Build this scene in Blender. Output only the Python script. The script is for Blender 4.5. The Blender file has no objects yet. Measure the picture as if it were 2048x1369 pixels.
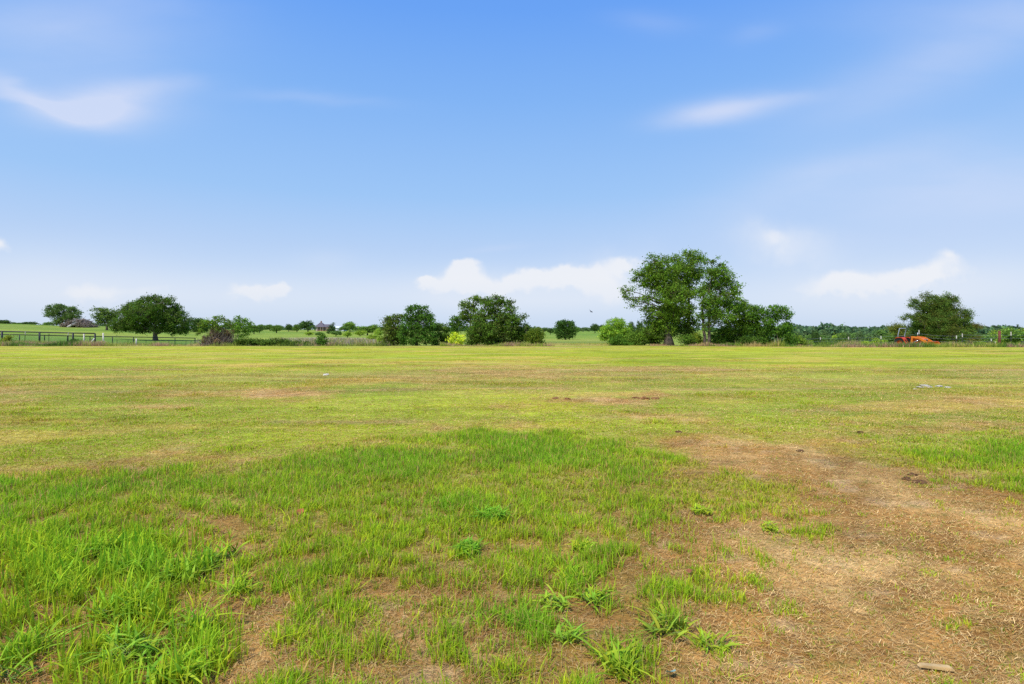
import bpy, math, random
import numpy as np
from mathutils import Vector, Matrix

R = np.random.default_rng(7)
random.seed(7)
scn = bpy.context.scene
col = scn.collection
F, CX, HY, EYE = 1138.0, 1024.0, 660.0, 1.5       # focal length and horizon as measured on the photograph
SUN_EL, SUN_AZ = math.radians(56), math.radians(215)  # azimuth from +Y towards +X

# ------------------------------------------------------------------ noise
def _hash(ix, iy, seed):
    h = (ix.astype(np.int64) * 374761393 + iy.astype(np.int64) * 668265263 + seed * 144269) & 0x7fffffff
    h = ((h ^ (h >> 13)) * 1274126177) & 0x7fffffff
    h = (h ^ (h >> 16))
    return (h & 0xffff) / 65535.0
def vnoise(x, y, seed=0):
    ix, iy = np.floor(x), np.floor(y)
    fx, fy = x - ix, y - iy
    fx, fy = fx * fx * (3 - 2 * fx), fy * fy * (3 - 2 * fy)
    a, b = _hash(ix, iy, seed), _hash(ix + 1, iy, seed)
    c, d = _hash(ix, iy + 1, seed), _hash(ix + 1, iy + 1, seed)
    return (a * (1 - fx) + b * fx) * (1 - fy) + (c * (1 - fx) + d * fx) * fy
def fbm(x, y, s, octv=4, seed=0):
    t, a, n = 0, 1.0, 0
    for k in range(octv):
        t = t + a * vnoise(x / s + 31.7 * k, y / s + 17.3 * k, seed + k)
        n += a; a *= .55; s *= .5
    return t / n
def sst(a, b, x):
    t = np.clip((x - a) / (b - a), 0, 1)
    return t * t * (3 - 2 * t)

# ------------------------------------------------------------------ terrain
TD = np.array([46, 49, 51, 53, 56, 60, 75, 100, 130, 180, 250, 350, 500, 700, 900, 1300, 2600], float)
def _n(d): return HY + EYE * F / d
TC = {  # rows of the ground's apparent height for each heading, from 51 m outwards
 -500: [_n(51), 691.5, 691, 690, 687, 679, 668, 652, 645, 648, 652, 655, 656, 658, 660],
 0:    [_n(51), 692, 691.5, 691, 688, 681, 672, 659, 648, 651, 654, 656, 657, 658, 660],
 180:  [_n(51), 692, 692, 691.5, 689.5, 685, 677, 665, 652, 653, 655, 657, 658, 659, 660],
 311:  [_n(51), 692, 692, 692, 691, 689, 682.5, 671, 659, 657, 657, 658, 658, 659, 660],
 420:  [_n(51), 692.3, 692, 691.5, 690.5, 688, 683, 675, 667, 661.5, 660, 660, 660, 660, 660],
 620:  [_n(51), 692.3, 692, 691.5, 689, 685, 680, 674, 668, 664, 662, 662, 661, 660, 660],
 780:  [_n(51), 692.3, 692, 691.5, 689, 685, 681, 676, 671, 666, 664, 663, 662, 661, 660],
 1040: [_n(51), 692, 691, 689.5, 686, 684, 681.5, 678, 673, 668, 665.5, 664, 663, 661, 660],
 1190: [_n(51), 692, 691, 689.5, 686, 684, 681.5, 678, 673, 668, 665.5, 664, 663, 661, 660],
 1360: [_n(51), 692, 691.5, 691, 689, 687, 685, 682, 677, 671, 667, 665, 663, 661, 660],
 1560: [_n(51), 694.5, 695, 696, 699, 701, 701, 698, 690, 681, 673, 667, 664, 662, 660],
 1740: [695.5, 699, 701, 702, 703, 703, 702, 698, 690, 681, 673, 667, 664, 662, 660],
 2080: [696.5, 701, 703, 703.5, 704, 704, 702, 698, 690, 682, 674, 668, 665, 663, 660],
 2600: [696.5, 701, 703, 703.5, 704, 704, 702, 698, 690, 682, 674, 668, 665, 663, 660],
}
TPX = np.array(sorted(TC), float)
TT = np.array([[_n(46), _n(49)] + TC[int(k)] for k in TPX])
TZ = EYE - TD[None, :] * (TT - HY) / F            # heights in metres
def _tz(px, Y):
    a = np.interp(px, TPX, np.arange(len(TPX))); b = np.interp(np.log(np.maximum(Y, 46)), np.log(TD), np.arange(len(TD)))
    ia = np.minimum(a.astype(int), len(TPX) - 2); ib = np.minimum(b.astype(int), len(TD) - 2)
    fa, fb = a - ia, b - ib
    fa = fa * fa * (3 - 2 * fa)
    return (TZ[ia, ib] * (1 - fa) + TZ[ia + 1, ib] * fa) * (1 - fb) + (TZ[ia, ib + 1] * (1 - fa) + TZ[ia + 1, ib + 1] * fa) * fb
def ground(X, Y):
    X = np.asarray(X, float); Y = np.asarray(Y, float)
    Ys = np.maximum(Y, 1.0)
    px = np.clip(CX + F * X / Ys, -600, 2700)
    z = _tz(px, Ys)
    d = np.hypot(X, Y)
    near = np.clip(1 - Y / 48, 0, 1)
    z = z + (fbm(X, Y, .5, 3, 5) - .5) * .035 * np.clip(1 - d / 30, 0, 1) + (fbm(X, Y, 4, 2, 9) - .5) * .07 * sst(2, 10, d) * np.clip(1 - Y / 46, .0, 1)
    z = z + (fbm(X, Y, 40, 3, 12) - .5) * np.clip((Y - 90) / 400, 0, 1) * 2.0
    return z
def gz(X, Y): return float(ground(np.array([X]), np.array([Y]))[0])
def at(px, Y, py=None):
    """a place in the world seen under heading px at depth Y; py gives its height, else it stands on the ground"""
    X = (px - CX) * Y / F
    return Vector((X, Y, gz(X, Y) if py is None else EYE - Y * (py - HY) / F))
def on_field(px, py):
    Y = EYE * F / (py - HY); X = (px - CX) * Y / F
    return Vector((X, Y, gz(X, Y)))

# ------------------------------------------------------------------ ground cover maps (rows: distance, columns: heading)
MR = np.array([700, 720, 737, 760, 785, 810, 850, 880, 910, 940, 970, 1000, 1040, 1080, 1120, 1160, 1200, 1250, 1300, 1369], float)
BARE = """1 1 1 1 1 1 1 1 1 1 1 1 1 1 1 1 1
1 2 1 1 1 1 1 2 1 2 1 2 1 1 1 2 1
2 2 2 1 2 2 3 6 7 5 7 5 3 3 2 2 2
2 2 2 2 2 2 3 3 3 3 3 3 2 2 2 2 2
4 3 2 3 5 6 3 2 2 3 3 3 2 2 3 3 3
3 2 4 4 3 3 2 2 3 5 6 3 2 3 3 5 4
2 1 1 1 2 2 2 3 3 3 4 3 2 2 4 5 4
2 1 2 2 2 3 4 3 1 2 3 5 5 5 5 3 2
4 4 3 4 5 2 1 2 1 1 3 7 8 6 4 2 1
4 3 5 3 2 1 1 2 1 2 3 7 8 8 7 5 1
2 2 1 6 1 1 1 1 4 3 3 5 6 7 8 7 3
2 1 2 3 2 2 2 3 3 3 3 3 6 8 8 8 8
2 2 4 5 3 2 3 3 2 4 3 6 8 8 9 9 9
3 3 2 5 3 4 3 3 5 3 5 8 8 9 9 9 9
3 2 2 4 5 3 4 5 6 3 7 9 9 9 9 9 9
3 2 2 3 5 5 5 5 4 6 6 7 9 9 9 9 9
5 4 2 3 6 4 7 5 6 7 6 5 9 9 9 9 9
6 4 4 5 8 5 7 5 6 6 6 8 9 9 9 9 9
7 6 4 6 8 5 6 5 5 5 4 8 9 9 9 8 9
7 6 5 6 7 5 4 5 4 4 6 8 8 9 9 8 9"""
LUSH = """0 0 0 0 0 0 0 0 0 0 0 0 0 0 0 0 0
0 0 0 0 0 0 0 0 0 0 0 0 0 0 0 0 0
0 0 0 0 0 0 0 0 0 0 0 0 0 0 0 0 0
1 0 1 0 1 0 0 0 0 0 0 0 0 0 0 1 1
1 1 1 1 1 0 1 1 0 0 0 1 1 1 0 0 0
1 1 1 1 2 1 1 1 0 0 1 2 2 1 1 0 0
1 2 2 2 1 1 0 0 0 0 1 1 1 1 2 1 1
1 1 1 1 1 1 2 6 8 6 4 3 2 2 4 5 6
0 0 0 1 3 6 8 8 8 8 5 2 2 3 5 7 9
2 2 3 5 8 9 9 8 8 7 6 3 3 2 4 6 9
7 7 8 6 8 9 8 7 6 6 6 4 3 2 3 4 8
9 9 8 7 7 7 7 6 6 6 6 4 3 2 2 2 3
8 8 6 6 6 6 6 6 7 6 5 4 2 2 1 1 1
6 6 6 5 5 5 5 6 5 5 5 3 2 1 1 1 1
5 6 6 5 4 5 5 5 5 5 4 3 2 1 1 1 1
5 6 6 6 5 5 5 5 5 5 5 3 2 1 1 1 1
5 6 6 6 5 5 5 5 5 5 5 5 2 1 1 1 1
5 6 6 5 4 5 5 5 5 5 5 4 2 1 1 1 1
5 6 6 5 4 5 5 5 5 5 5 4 2 1 1 1 1
5 6 6 5 4 5 5 5 5 5 5 4 2 1 1 2 1"""
BARE = np.array([[int(c) for c in r.split()] for r in BARE.split('\n')], float) / 9
LUSH = np.array([[int(c) for c in r.split()] for r in LUSH.split('\n')], float) / 9
def cover(M, X, Y):
    Ys = np.maximum(Y, .5)
    wx = X + (fbm(X, Y, .8, 3, 61) - .5) * .35 * np.clip(Ys / 4, .6, 5); wy = Ys + (fbm(X, Y, .8, 3, 71) - .5) * .35 * np.clip(Ys / 4, .6, 5)
    wy = np.maximum(wy, .5)
    a = np.interp(CX + F * wx / wy, np.linspace(0, 2048, 17), np.arange(17))
    b = np.interp(HY + EYE * F / wy, MR, np.arange(len(MR)))
    ia = np.minimum(a.astype(int), 15); ib = np.minimum(b.astype(int), len(MR) - 2); fa, fb = a - ia, b - ib
    return (M[ib, ia] * (1 - fa) + M[ib, ia + 1] * fa) * (1 - fb) + (M[ib + 1, ia] * (1 - fa) + M[ib + 1, ia + 1] * fa) * fb
def bare_at(X, Y):
    n = fbm(X, Y, 1.1, 4, 23); m = fbm(X, Y, .22, 3, 29); q = fbm(X * .35, Y, 2.2, 4, 37)
    b0 = cover(BARE, X, Y); b = b0 + .02 + (n - .5) * .85 + (m - .5) * .5 * np.clip(1.3 - Y / 14, .15, 1) + (q - .5) * .7 * sst(8, 22, Y)
    return np.clip(b, 0, 1)

# ------------------------------------------------------------------ mesh helpers
def np_mesh(name, V, quads=None, tris=None, colr=None, mat=None, smooth=False, link=True, extra=None):
    me = bpy.data.meshes.new(name)
    nq = 0 if quads is None else len(quads); nt = 0 if tris is None else len(tris)
    me.vertices.add(len(V)); me.vertices.foreach_set('co', np.ascontiguousarray(V, dtype=np.float32).ravel())
    me.loops.add(nq * 4 + nt * 3); me.polygons.add(nq + nt)
    li = np.concatenate([a.ravel() for a in (quads, tris) if a is not None and len(a)]).astype(np.int32)
    me.loops.foreach_set('vertex_index', li)
    ls = np.concatenate([np.arange(nq) * 4, nq * 4 + np.arange(nt) * 3]).astype(np.int32)
    me.polygons.foreach_set('loop_start', ls)
    me.update(calc_edges=True)
    if colr is not None:
        at_ = me.color_attributes.new('Col', 'FLOAT_COLOR', 'POINT')
        c4 = np.ones((len(V), 4), np.float32); c4[:, :3] = colr
        at_.data.foreach_set('color', c4.ravel())
    for k, v in (extra or {}).items():
        a_ = me.attributes.new(k, 'FLOAT', 'POINT'); a_.data.foreach_set('value', v.astype(np.float32))
    if smooth: me.polygons.foreach_set('use_smooth', np.ones(nq + nt, bool))
    if mat: me.materials.append(mat)
    if not link: return me
    o = bpy.data.objects.new(name, me); col.objects.link(o)
    return o
def part(name, me, parent, label=None):
    o = bpy.data.objects.new(name, me); col.objects.link(o); o.parent = parent
    if label: o['label'] = label
    return o
def thing(name, label, cat, loc, group=None, rz=0):
    o = bpy.data.objects.new(name, None); col.objects.link(o); o.location = loc; o.rotation_euler.z = rz
    o.empty_display_size = .2
    o['label'] = label; o['category'] = cat
    if group: o['group'] = group
    return o
def tag(o, label=None, cat=None, group=None, kind=None):
    if label: o['label'] = label
    if cat: o['category'] = cat
    if group: o['group'] = group
    if kind: o['kind'] = kind
    return o
def copy_tree(o, parent=None):
    c = o.copy(); col.objects.link(c); c.parent = parent
    for ch in list(o.children): copy_tree(ch, c)
    return c

class MB:
    """collects shapes into one mesh"""
    def __init__(s): s.v = []; s.f = []; s.n = 0
    def add(s, V, Fs):
        s.v.append(np.array(V, float).reshape(-1, 3)); s.f += [tuple(i + s.n for i in f) for f in Fs]; s.n += len(s.v[-1]); return s
    def box(s, c, d, rot=None, top=(1, 1)):
        V = [Vector((x * d[0] / 2 * (top[0] if z > 0 else 1), y * d[1] / 2 * (top[1] if z > 0 else 1), z * d[2] / 2)) for z in (-1, 1) for y in (-1, 1) for x in (-1, 1)]
        if rot is not None: V = [rot @ v for v in V]
        return s.add([v + Vector(c) for v in V], [(0, 2, 3, 1), (4, 5, 7, 6), (0, 1, 5, 4), (1, 3, 7, 5), (3, 2, 6, 7), (2, 0, 4, 6)])
    def tube(s, pts, rad, n=7, cap=True):
        pts = [Vector(p) for p in pts]
        if not hasattr(rad, '__len__'): rad = [rad] * len(pts)
        V = []; up = Vector((0.13, 0.21, .97)).normalized(); prev = None
        for i, p in enumerate(pts):
            t = (pts[min(i + 1, len(pts) - 1)] - pts[max(i - 1, 0)]).normalized()
            a = (prev - t * prev.dot(t)) if prev is not None else (t.cross(up) if abs(t.dot(up)) < .95 else t.cross(Vector((1, 0, 0))))
            a.normalize(); prev = a; b = t.cross(a)
            for k in range(n):
                th = 2 * math.pi * k / n
                V.append(p + (a * math.cos(th) + b * math.sin(th)) * rad[i])
        Fs = [(i * n + k, i * n + (k + 1) % n, (i + 1) * n + (k + 1) % n, (i + 1) * n + k) for i in range(len(pts) - 1) for k in range(n)]
        if cap: Fs += [tuple(range(n))[::-1], tuple((len(pts) - 1) * n + k for k in range(n))]
        return s.add(V, Fs)
    def prism(s, prof, x0, x1, axis='y'):
        """profile in XZ extruded along y"""
        n = len(prof)
        V = [(x, x0, z) for x, z in prof] + [(x, x1, z) for x, z in prof]
        return s.add(V, [tuple(range(n)), tuple(range(n, 2 * n))[::-1]] + [(i, i + n, (i + 1) % n + n, (i + 1) % n) for i in range(n)])
    def lathe(s, prof, c, n=24):
        """profile (radius, y) turned about an axis along y through c"""
        m = len(prof); V = []
        for r, y in prof:
            for k in range(n):
                th = 2 * math.pi * k / n; V.append((c[0] + r * math.cos(th), c[1] + y, c[2] + r * math.sin(th)))
        return s.add(V, [(i * n + k, i * n + (k + 1) % n, (i + 1) * n + (k + 1) % n, (i + 1) * n + k) for i in range(m - 1) for k in range(n)])
    def mesh(s, name, mat, smooth=False, bevel=0):
        me = bpy.data.meshes.new(name); me.from_pydata(np.concatenate(s.v).tolist(), [], s.f)
        import bmesh
        bm = bmesh.new(); bm.from_mesh(me); bmesh.ops.recalc_face_normals(bm, faces=bm.faces)
        if bevel: bmesh.ops.bevel(bm, geom=bm.edges[:], offset=bevel, segments=2, affect='EDGES', clamp_overlap=True)
        bm.to_mesh(me); bm.free()
        me.materials.append(mat)
        if smooth: me.polygons.foreach_set('use_smooth', np.ones(len(me.polygons), bool))
        return me
    def build(s, name, mat, parent=None, smooth=False, bevel=0):
        return part(name, s.mesh(name, mat, smooth, bevel), parent)

# ------------------------------------------------------------------ materials
def new_mat(name):
    m = bpy.data.materials.new(name); m.use_nodes = True
    return m, m.node_tree.nodes, m.node_tree.links, m.node_tree.nodes['Principled BSDF']
def paint(name, c, rough=.6, metal=0, var=.25, scale=8, dirt=None, spec=.4):
    m, N, L, P = new_mat(name)
    tc = N.new('ShaderNodeTexCoord'); nz = N.new('ShaderNodeTexNoise'); nz.inputs['Scale'].default_value = scale; nz.inputs['Detail'].default_value = 6
    L.new(tc.outputs['Object'], nz.inputs['Vector'])
    rp = N.new('ShaderNodeValToRGB'); L.new(nz.outputs['Fac'], rp.inputs['Fac'])
    d = dirt or tuple(x * (1 - var) for x in c)
    rp.color_ramp.elements[0].position = .35; rp.color_ramp.elements[0].color = (*d, 1)
    rp.color_ramp.elements[1].position = .62; rp.color_ramp.elements[1].color = (*c, 1)
    L.new(rp.outputs['Color'], P.inputs['Base Color']); P.inputs['Roughness'].default_value = rough; P.inputs['Metallic'].default_value = metal
    P.inputs['Specular IOR Level'].default_value = spec
    return m
def veg_mat(name, trans=.35, rough=.55, spec=.25, hue=0):
    m, N, L, P = new_mat(name)
    a = N.new('ShaderNodeAttribute'); a.attribute_name = 'Col'
    nz = N.new('ShaderNodeTexNoise'); nz.inputs['Scale'].default_value = 1.3; nz.inputs['Detail'].default_value = 3
    g = N.new('ShaderNodeNewGeometry'); L.new(g.outputs['Position'], nz.inputs['Vector'])
    mr = N.new('ShaderNodeMapRange'); mr.inputs['To Min'].default_value = .72; mr.inputs['To Max'].default_value = 1.28; L.new(nz.outputs['Fac'], mr.inputs['Value'])
    mx = N.new('ShaderNodeVectorMath'); mx.operation = 'SCALE'; L.new(a.outputs['Color'], mx.inputs[0]); L.new(mr.outputs['Result'], mx.inputs['Scale'])
    L.new(mx.outputs['Vector'], P.inputs['Base Color']); P.inputs['Roughness'].default_value = rough; P.inputs['Specular IOR Level'].default_value = spec
    tr = N.new('ShaderNodeBsdfTranslucent'); L.new(mx.outputs['Vector'], tr.inputs['Color'])
    ms = N.new('ShaderNodeMixShader'); ms.inputs[0].default_value = trans
    L.new(P.outputs[0], ms.inputs[1]); L.new(tr.outputs[0], ms.inputs[2]); L.new(ms.outputs[0], N['Material Output'].inputs['Surface'])
    return m
M_LEAF = veg_mat('leaf', .42, .75, .06); M_GRASS = veg_mat('grass_blade', .42, .7, .08); M_STRAW = veg_mat('straw', .1, .9, .05)
M_BARK = paint('bark', (.16, .125, .09), .9, 0, .5, 5); M_PALEBARK = paint('pale_bark', (.42, .37, .3), .9, 0, .35, 4)
M_BLACK = paint('black_pipe', (.018, .02, .022), .5, .2, .3, 9); M_WHITE = paint('white_post', (.74, .71, .62), .8, 0, .25, 6, dirt=(.5, .43, .33))
M_RUST = paint('rusty_iron', (.2, .055, .035), .85, .1, .4, 12); M_STEEL = paint('galvanised', (.42, .43, .44), .5, .6, .2, 10)
M_TPOST = paint('dark_post', (.05, .055, .045), .8, .1, .4, 12); M_TWIG = paint('dead_twig', (.27, .21, .165), .95, 0, .5, 4); M_GREYWOOD = paint('weathered_wood', (.5, .47, .44), .9, 0, .3, 5)

# ------------------------------------------------------------------ the ground sheet
def axis(a, lo, hi, n):
    return a * np.sinh(np.linspace(np.arcsinh(lo / a), np.arcsinh(hi / a), n))
GX = axis(3.2, -2600, 2600, 820); GY = axis(3.2, -300, 3600, 900)
XX, YY = np.meshgrid(GX, GY); XX = XX.ravel(); YY = YY.ravel()
ZZ = ground(XX, YY)
def mix(a, b, t): return a * (1 - t[:, None]) + b * t[:, None]
def ground_colour(X, Y):
    Ys = np.maximum(Y, 1.)
    px = CX + F * X / Ys
    c = lambda *v: np.array(v)[None, :]
    n1 = fbm(X, Y, 3.5, 4, 3); n2 = fbm(X * .5, Y, 9, 4, 8); n3 = fbm(X, Y, .7, 3, 14)
    mown = mix(mix(c(.26, .34, .015), c(.41, .42, .02), sst(.35, .68, n1)), c(.44, .34, .11), sst(.5, .72, n2) * .65)
    mown = mix(mown, c(.12, .17, .02) + 0 * mown, sst(.58, .72, fbm(X * .4, Y * 1.2, 1.6, 4, 401)) * .5)
    mown = mix(mown, c(.41, .44, .016) + 0 * mown, sst(14, 36, Y) * .65)
    q1 = fbm(X * .38, Y, 1.5, 5, 411); q2 = fbm(X * .3, Y, 2.6, 5, 421); q3 = fbm(X * .3, Y, 1.0, 4, 431)
    mown = mix(mown, c(.64, .42, .1), sst(.53, .66, q1) * .62)
    mown = mix(mown, c(.17, .24, .015), sst(.53, .68, q2) * .45)
    mown = mix(mown, c(.42, .5, .04), sst(.5, .7, q3) * .5)
    for y0, sl, wd, am in ((21.3, .01, .35, .8), (17.2, .03, .2, .4), (25.5, .0, .25, .45), (30, -.02, .4, .5), (36, .015, .5, .5), (43, 0, .6, .45), (14.2, .05, .25, .6), (48.6, 0, .9, .7), (9.6, .12, .18, .6)):
        dl = np.abs(Y - (y0 + sl * X + (fbm(X, X * 0, 5, 2, int(y0 * 10)) - .5) * 1.2)) / wd
        mown = mix(mown, c(.5, .3, .15) + 0 * mown, np.exp(-dl * dl) * am * sst(.42, .6, fbm(X * .5, Y, 1.3, 3, int(y0 * 7))))
    lush = mix(c(.22, .32, .03), c(.34, .36, .06), n3)
    L_ = cover(LUSH, X, Y)
    g = mix(mown, lush, np.clip(L_ * 1.15, 0, 1))
    soil = mix(c(.47, .235, .06), c(.68, .43, .16), sst(.3, .72, fbm(X, Y, .6, 4, 44)))
    soil = mix(soil, c(.5, .33, .13), sst(8, 20, Y) * .3)
    g = mix(g, mix(c(.21, .09, .018), c(.4, .21, .05), n3), (1 - sst(3.2, 7.5, Y)) * .75)
    dim = (1 - sst(.72, .98, cover(BARE, X, Y))) * (1 - sst(4.5, 8, Y)); soil = mix(soil, mix(c(.22, .09, .018), c(.42, .21, .05), n3), dim * .85)
    soil = mix(soil, c(.25, .115, .03), sst(.52, .75, fbm(X, Y * 1.6, .35, 4, 91)) * .6)
    soil = mix(soil, c(.27, .13, .035) + 0 * soil, sst(.55, .7, fbm(X * .8 + Y * .5, (Y - X * .6) * 1.8, .7, 4, 95)) * .75)
    soil = mix(soil, c(.78, .58, .34) + 0 * soil, sst(.66, .74, fbm(X, Y * 1.5, .35, 3, 97)) * .3)
    b = bare_at(X, Y)
    out = mix(g, soil, sst(.36, .8, b) * (1 - .45 * sst(12, 25, Y)))
    # beyond the mown field
    far = sst(50.5, 53, Y)
    hay = mix(c(.33, .29, .08), c(.27, .31, .05), fbm(X, Y, 8, 3, 19))
    mead = mix(c(.15, .26, .03), c(.25, .33, .04), sst(.3, .7, fbm(X * .3, Y, 22, 4, 52)))
    mead = mix(mead, c(.31, .32, .06), sst(.56, .72, fbm(X * .22, Y, 30, 3, 57)) * .7)
    fl = sst(540, 620, px) * (1 - sst(745, 800, px)) * sst(56, 60, Y) * (1 - sst(150, 175, Y))
    mead = mix(mead, mix(c(.36, .3, .15), c(.33, .29, .28), sst(.4, .6, fbm(X * .4, Y, 7, 3, 77))), fl * .85)
    cen = sst(1050, 1075, px) * (1 - sst(1290, 1330, px))
    mead = mix(mead, c(.37, .34, .06) + 0 * mead, cen * (1 - sst(66, 74, Y)))
    mead = mix(mead, c(.14, .2, .035) + 0 * mead, cen * sst(72, 78, Y) * (1 - sst(100, 112, Y)) * .8)
    mead = mix(mead, c(.12, .25, .028) + 0 * mead, cen * sst(230, 260, Y) * .6)
    lft = 1 - sst(430, 520, px)
    mead = mix(mead, c(.1, .21, .03) + 0 * mead, lft * sst(62, 75, Y) * (1 - sst(120, 145, Y)) * .8)
    rgt = sst(1480, 1560, px)
    mead = mix(mead, c(.06, .1, .03) + 0 * mead, rgt * sst(75, 110, Y))
    verge = (1 - sst(57, 64, Y)) * (1 - cen)
    mead = mix(mead, hay, verge)
    return np.clip(mix(out, mead, far), 0, 1), b
gc, gb = ground_colour(XX, YY)
nx, ny = len(GX), len(GY)
I = np.arange((ny - 1) * (nx - 1)); r_, c_ = I // (nx - 1), I % (nx - 1)
Q = np.stack([r_ * nx + c_, r_ * nx + c_ + 1, (r_ + 1) * nx + c_ + 1, (r_ + 1) * nx + c_], 1)
def ground_mat():
    m, N, L, P = new_mat('turf_and_soil')
    g = N.new('ShaderNodeNewGeometry'); a = N.new('ShaderNodeAttribute'); a.attribute_name = 'Col'; b = N.new('ShaderNodeAttribute'); b.attribute_name = 'bare'
    def noise(s, det=5, rough=.6, vec=None, dist=0):
        n = N.new('ShaderNodeTexNoise'); n.inputs['Scale'].default_value = s; n.inputs['Detail'].default_value = det; n.inputs['Roughness'].default_value = rough; n.inputs['Distortion'].default_value = dist
        L.new(vec or g.outputs['Position'], n.inputs['Vector']); return n.outputs['Fac']
    def rng(v, lo, hi, f0=.3, f1=.7):
        r = N.new('ShaderNodeMapRange'); r.inputs['From Min'].default_value = f0; r.inputs['From Max'].default_value = f1; r.inputs['To Min'].default_value = lo; r.inputs['To Max'].default_value = hi; L.new(v, r.inputs['Value']); return r.outputs['Result']
    def mul(a_, b_):
        n = N.new('ShaderNodeMath'); n.operation = 'MULTIPLY'; L.new(a_, n.inputs[0]); L.new(b_, n.inputs[1]); return n.outputs[0]
    fine = noise(42, 4, .7); mid = noise(7, 5, .65); big = noise(.9, 5, .6)
    mp = N.new('ShaderNodeMapping'); mp.inputs['Scale'].default_value = (.35, 1.1, 1); L.new(g.outputs['Position'], mp.inputs['Vector'])
    strk = noise(1.1, 6, .68, mp.outputs['Vector'], .6)
    k = mul(mul(rng(fine, .62, 1.42), rng(mid, .7, 1.35)), mul(rng(big, .86, 1.14), rng(strk, .8, 1.17)))
    sc = N.new('ShaderNodeVectorMath'); sc.operation = 'SCALE'; L.new(a.outputs['Color'], sc.inputs[0]); L.new(k, sc.inputs['Scale'])
    # drier straw-coloured flecks through the turf
    fl = N.new('ShaderNodeMixRGB'); fl.inputs['Color2'].default_value = (.5, .36, .15, 1); L.new(sc.outputs['Vector'], fl.inputs['Color1'])
    L.new(mul(rng(noise(19, 5, .75, None, .4), 0, .62, .54, .68), rng(big, .5, 1)), fl.inputs['Fac'])
    f2 = N.new('ShaderNodeMixRGB'); f2.inputs['Color2'].default_value = (.05, .045, .02, 1); L.new(fl.outputs[0], f2.inputs['Color1'])
    L.new(rng(noise(13, 6, .75, None, .8), 0, .55, .58, .72), f2.inputs['Fac'])
    def over(prev, c, v):
        f = N.new('ShaderNodeMixRGB'); f.inputs['Color2'].default_value = (*c, 1); L.new(prev, f.inputs['Color1']); L.new(v, f.inputs['Fac']); return f.outputs[0]
    mq = N.new('ShaderNodeMapping'); mq.inputs['Scale'].default_value = (.45, 1, 1); mq.inputs['Rotation'].default_value = (0, 0, .08); L.new(g.outputs['Position'], mq.inputs['Vector'])
    inv = N.new('ShaderNodeMath'); inv.operation = 'SUBTRACT'; inv.inputs[0].default_value = 1; L.new(b.outputs['Fac'], inv.inputs[1])
    c3 = over(f2.outputs[0], (.5, .36, .14), mul(rng(noise(2.1, 7, .72, mq.outputs[0], .5), 0, .45, .54, .7), inv.outputs[0]))
    c4 = over(c3, (.1, .13, .02), rng(noise(1.4, 8, .75, mq.outputs[0], .9), 0, .7, .55, .7))
    c5 = over(c4, (.33, .16, .06), mul(rng(noise(.5, 8, .7, mq.outputs[0], .4), 0, .6, .58, .7), inv.outputs[0]))
    c5 = over(c5, (.1, .15, .015), rng(noise(5.5, 6, .75, mq.outputs[0], .6), 0, .6, .53, .68))
    c5 = over(c5, (.62, .5, .2), mul(rng(noise(9, 5, .75, mq.outputs[0], .5), 0, .45, .56, .7), inv.outputs[0]))
    L.new(c5, P.inputs['Base Color']); P.inputs['Roughness'].default_value = .95; P.inputs['Specular IOR Level'].default_value = .08
    bp = N.new('ShaderNodeBump'); bp.inputs['Strength'].default_value = .8; bp.inputs['Distance'].default_value = .03
    b2 = N.new('ShaderNodeBump'); b2.inputs['Strength'].default_value = .45; b2.inputs['Distance'].default_value = .22; L.new(noise(3.2, 7, .7, mq.outputs[0], .3), b2.inputs['Height']); L.new(b2.outputs[0], bp.inputs['Normal'])
    L.new(mul(fine, mid), bp.inputs['Height']); L.new(bp.outputs[0], P.inputs['Normal'])
    return m
o = np_mesh('ground', np.stack([XX, YY, ZZ], 1), Q, None, gc, ground_mat(), True, extra={'bare': gb}); tag(o, kind='structure')

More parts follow.
